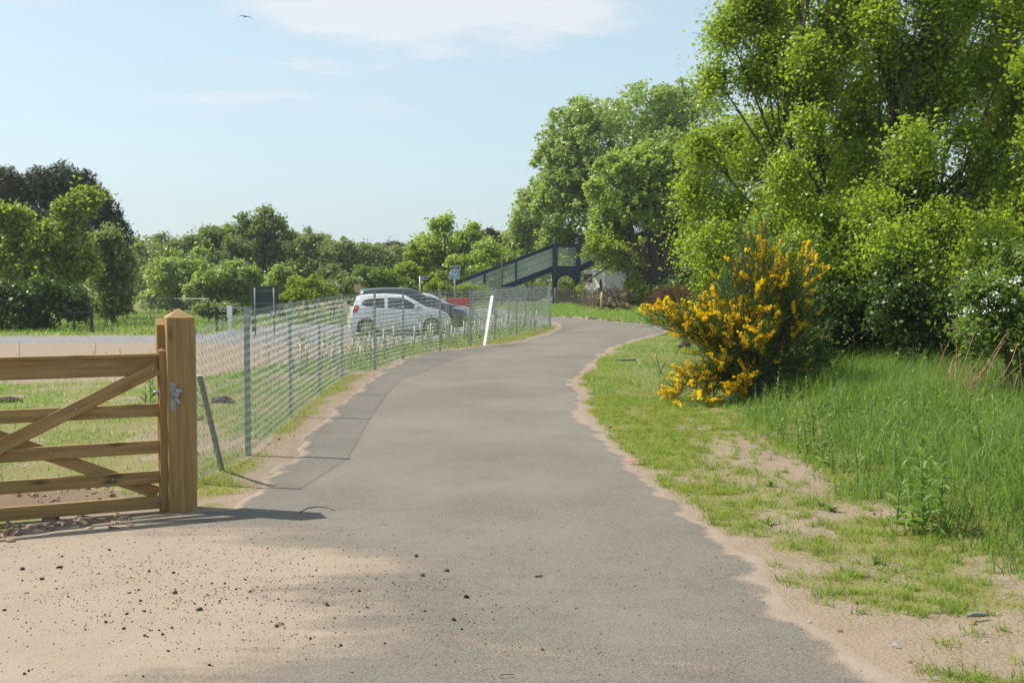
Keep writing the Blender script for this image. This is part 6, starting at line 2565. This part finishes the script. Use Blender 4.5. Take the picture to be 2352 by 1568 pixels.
def build_weeds():
    b = NB('broad_weed_leaf')
    c = b.coord()
    nz = b.noise(c, 14, 3)
    rnd = b.n('ShaderNodeObjectInfo').outputs['Random']
    col = b.mix(rnd, (.11, .185, .032), (.19, .28, .055))
    col = b.mix(b.math('MULTIPLY', nz, .4), col, (.20, .27, .08))
    p = b.principled(col, .5, 0, None, .25)
    tr = b.n('ShaderNodeBsdfTranslucent', {'Color': (.22, .36, .05, 1)})
    mx = b.n('ShaderNodeMixShader', {0: .34})
    b.t.links.new(p.outputs[0], mx.inputs[1])
    b.t.links.new(tr.outputs[0], mx.inputs[2])
    wm = b.done(mx)
    lm = [blade_leaf_mesh(1, .27, .18, wm), blade_leaf_mesh(1, .22, .32, wm), blade_leaf_mesh(1, .32, .05, wm)]
    stem_m = plain('weed_stem', (.15, .22, .06), .6)

    def weed(u, v, h, nl, Lmax, label, lean=(0, 0), group=None, Y=None):
        g = ground(u, v)
        t = thing('leafy_weed', label, 'plant', (g[0], g[1], g[2] - .01), RNG.uniform(0, 6), group)
        top = Vector((lean[0], lean[1], h))
        MB().tube([(0, 0, 0), tuple(top * .5 + Vector((.01, 0, 0))), tuple(top)], [.007, .006, .003], 6).build('stem', stem_m, t)
        for i in range(nl):
            f = (i + .4) / nl
            a = i * 2.4 + RNG.normal(0, .3)
            L = Lmax * (1 - .62 * f) * RNG.uniform(.8, 1.15)
            pos = top * f
            o = add_obj('leaf', lm[i % 3], t, tuple(pos), (RNG.normal(0, .2), RNG.normal(-.15 - .5 * f, .18), a))
            o.scale = (L, L, L)
        return t
    weed(2120, 1222, .62, 30, .25, 'tall dock-like weed with long pale leaves at the edge of the meadow grass', (.02, .03))
    weed(2060, 1200, .42, 16, .20, 'leafy shoot left of the tall dock-like weed', (-.06, .02))
    weed(2160, 1195, .48, 18, .18, 'leafy shoot right of the tall dock-like weed', (.05, .05))
    for i, (u, v, h) in enumerate(((1790, 1000, .34), (1830, 985, .42), (1870, 1010, .40), (1905, 990, .5), (1950, 1000, .48), (2000, 985, .5), (1850, 960, .45), (1930, 960, .5), (1760, 960, .4), (2050, 1000, .5), (2230, 1010, .5), (2300, 1010, .52),
                                   (2340, 1060, .5), (2290, 1090, .44), (2010, 1060, .42), (1970, 1110, .34), (1890, 1070, .32), (2120, 1060, .5), (1780, 935, .42), (2180, 970, .52), (2090, 960, .5)) + tuple((RNG.uniform(1800, 2350), RNG.uniform(960, 1120), RNG.uniform(.34, .56)) for _ in range(26))):
        weed(u, v, h, 15, .13, 'narrow-leaved willowherb stem among the tall meadow grass', (RNG.normal(0, .05), RNG.normal(0, .05)), 'willowherb stems in the meadow grass')
    for i, (u, v, h) in enumerate(((1735, 930, .26), (1775, 905, .3), (1800, 925, .26), (1835, 900, .3), (1720, 955, .2))):
        weed(u, v, h, 12, .12, 'broad-leaved nettle shoot at the foot of the broom bush', (0, 0), 'nettles at the foot of the broom')
    for (u, v, h) in ((345, 925, .34), (352, 905, .30), (335, 935, .28), (445, 960, .3), (452, 930, .26)):
        weed(u, v, h, 14, .16, 'bright dock plant growing right behind the gate post', (0, 0), 'docks behind the gate post')
    for (u, v, h) in ((45, 826, .5), (215, 826, .24), (218, 822, .4), (182, 830, .16), (245, 826, .2), (275, 822, .34), (345, 822, .22), (375, 822, .26)):
        weed(u, v, h, 8, .10, 'spindly seeding weed at the edge of the sandy car park', (RNG.normal(0, .04), 0), 'spindly weeds along the car park edge')
    for (u, v) in ((1905, 1180), (1880, 1165), (1765, 1205), (2010, 1290), (1770, 1120)):
        weed(u, v, .05, 9, .10, 'flat rosette weed in the thin turf of the verge', (0, 0), 'rosette weeds on the verge')
    # faded daffodil and its leaves
    g = ground(1515, 862)
    t = thing('daffodil_clump', 'withered daffodil with narrow leaves on the grass inside the bend', 'plant', (g[0], g[1], g[2]))
    for k in range(7):
        a = RNG.uniform(-.35, .35)
        MB().bar((RNG.normal(0, .02), RNG.normal(0, .02), 0), (a * .4, RNG.normal(0, .05), RNG.uniform(.16, .30)), .012, .003).build('leaf', stem_m, t)
    MB().tube([(.02, 0, 0), (-.02, 0, .2), (-.06, 0, .31)], .005, 5).build('stem', stem_m, t)
    MB().lathe([(0, -.02), (.018, -.01), (.02, .01), (.008, .03), (0, .03)], 8, 'x', (-.07, 0, .315)).build('flower_head', plain('withered_petal', (.55, .33, .16), .8), t, smooth=True)
    # dark stump below the broom
    g = ground(1575, 800)
    t = thing('rotten_stump', 'small black rotten stump in the grass under the broom branches', 'stump', (g[0], g[1], g[2] - .02))
    MB().tube([(0, 0, 0), (.01, 0, .12), (-.03, .01, .2)], [.12, .10, .05], 9).build('stump', M_BARKD, t)
    MB().tube([(-.03, 0, .05), (-.16, -.03, .07), (-.24, -.04, .02)], [.05, .035, .02], 7).build('root', M_BARKD, t)
    # dark clod of earth in the paddock
    g = ground(515, 925)
    o = add_obj('earth_clod', stone_mesh(77, plain('dark_earth', (.045, .035, .028), .95, 0, .4, 20, .1), .5), None, (g[0], g[1], g[2] + .02))
    o.scale = (.22, .16, .16)
    setp(o, 'dark clod of earth in the grass behind the chain-link fence', 'clod')
    g = ground(20, 925)
    o = add_obj('earth_clod', stone_mesh(78, plain('dark_earth_clod', (.045, .035, .028), .95, 0, .4, 20, .1), .5), None, (g[0], g[1], g[2] + .02))
    o.scale = (.20, .16, .14)
    setp(o, 'dark clod of earth in the paddock seen between the gate rails', 'clod')


build_weeds()
for s_ in bpy.data.objects:
    if s_.type == 'MESH' and len(s_.data.materials) == 0:
        print('no material', s_.name)
print('objects', len(bpy.data.objects), 'tris', sum(sum(len(p.vertices) - 2 for p in m.polygons) if len(m.polygons) < 3000 else len(m.loops) - 2 * len(m.polygons) for m in bpy.data.meshes if m.users))

# ------------------------------------------------------------------ thin summer haze
hm = NB('thin_haze')
pv = hm.n('ShaderNodeVolumePrincipled', {'Color': (.80, .86, .92, 1), 'Density': .00042, 'Anisotropy': .3})
hm.t.links.new(pv.outputs[0], hm.out.inputs['Volume'])
hz = MB().box(-720, 720, -80, 1230, -3.0, 24.0).build('haze', hm.m)
setp(hz, 'thin pale summer haze filling the air', 'haze', kind='stuff')
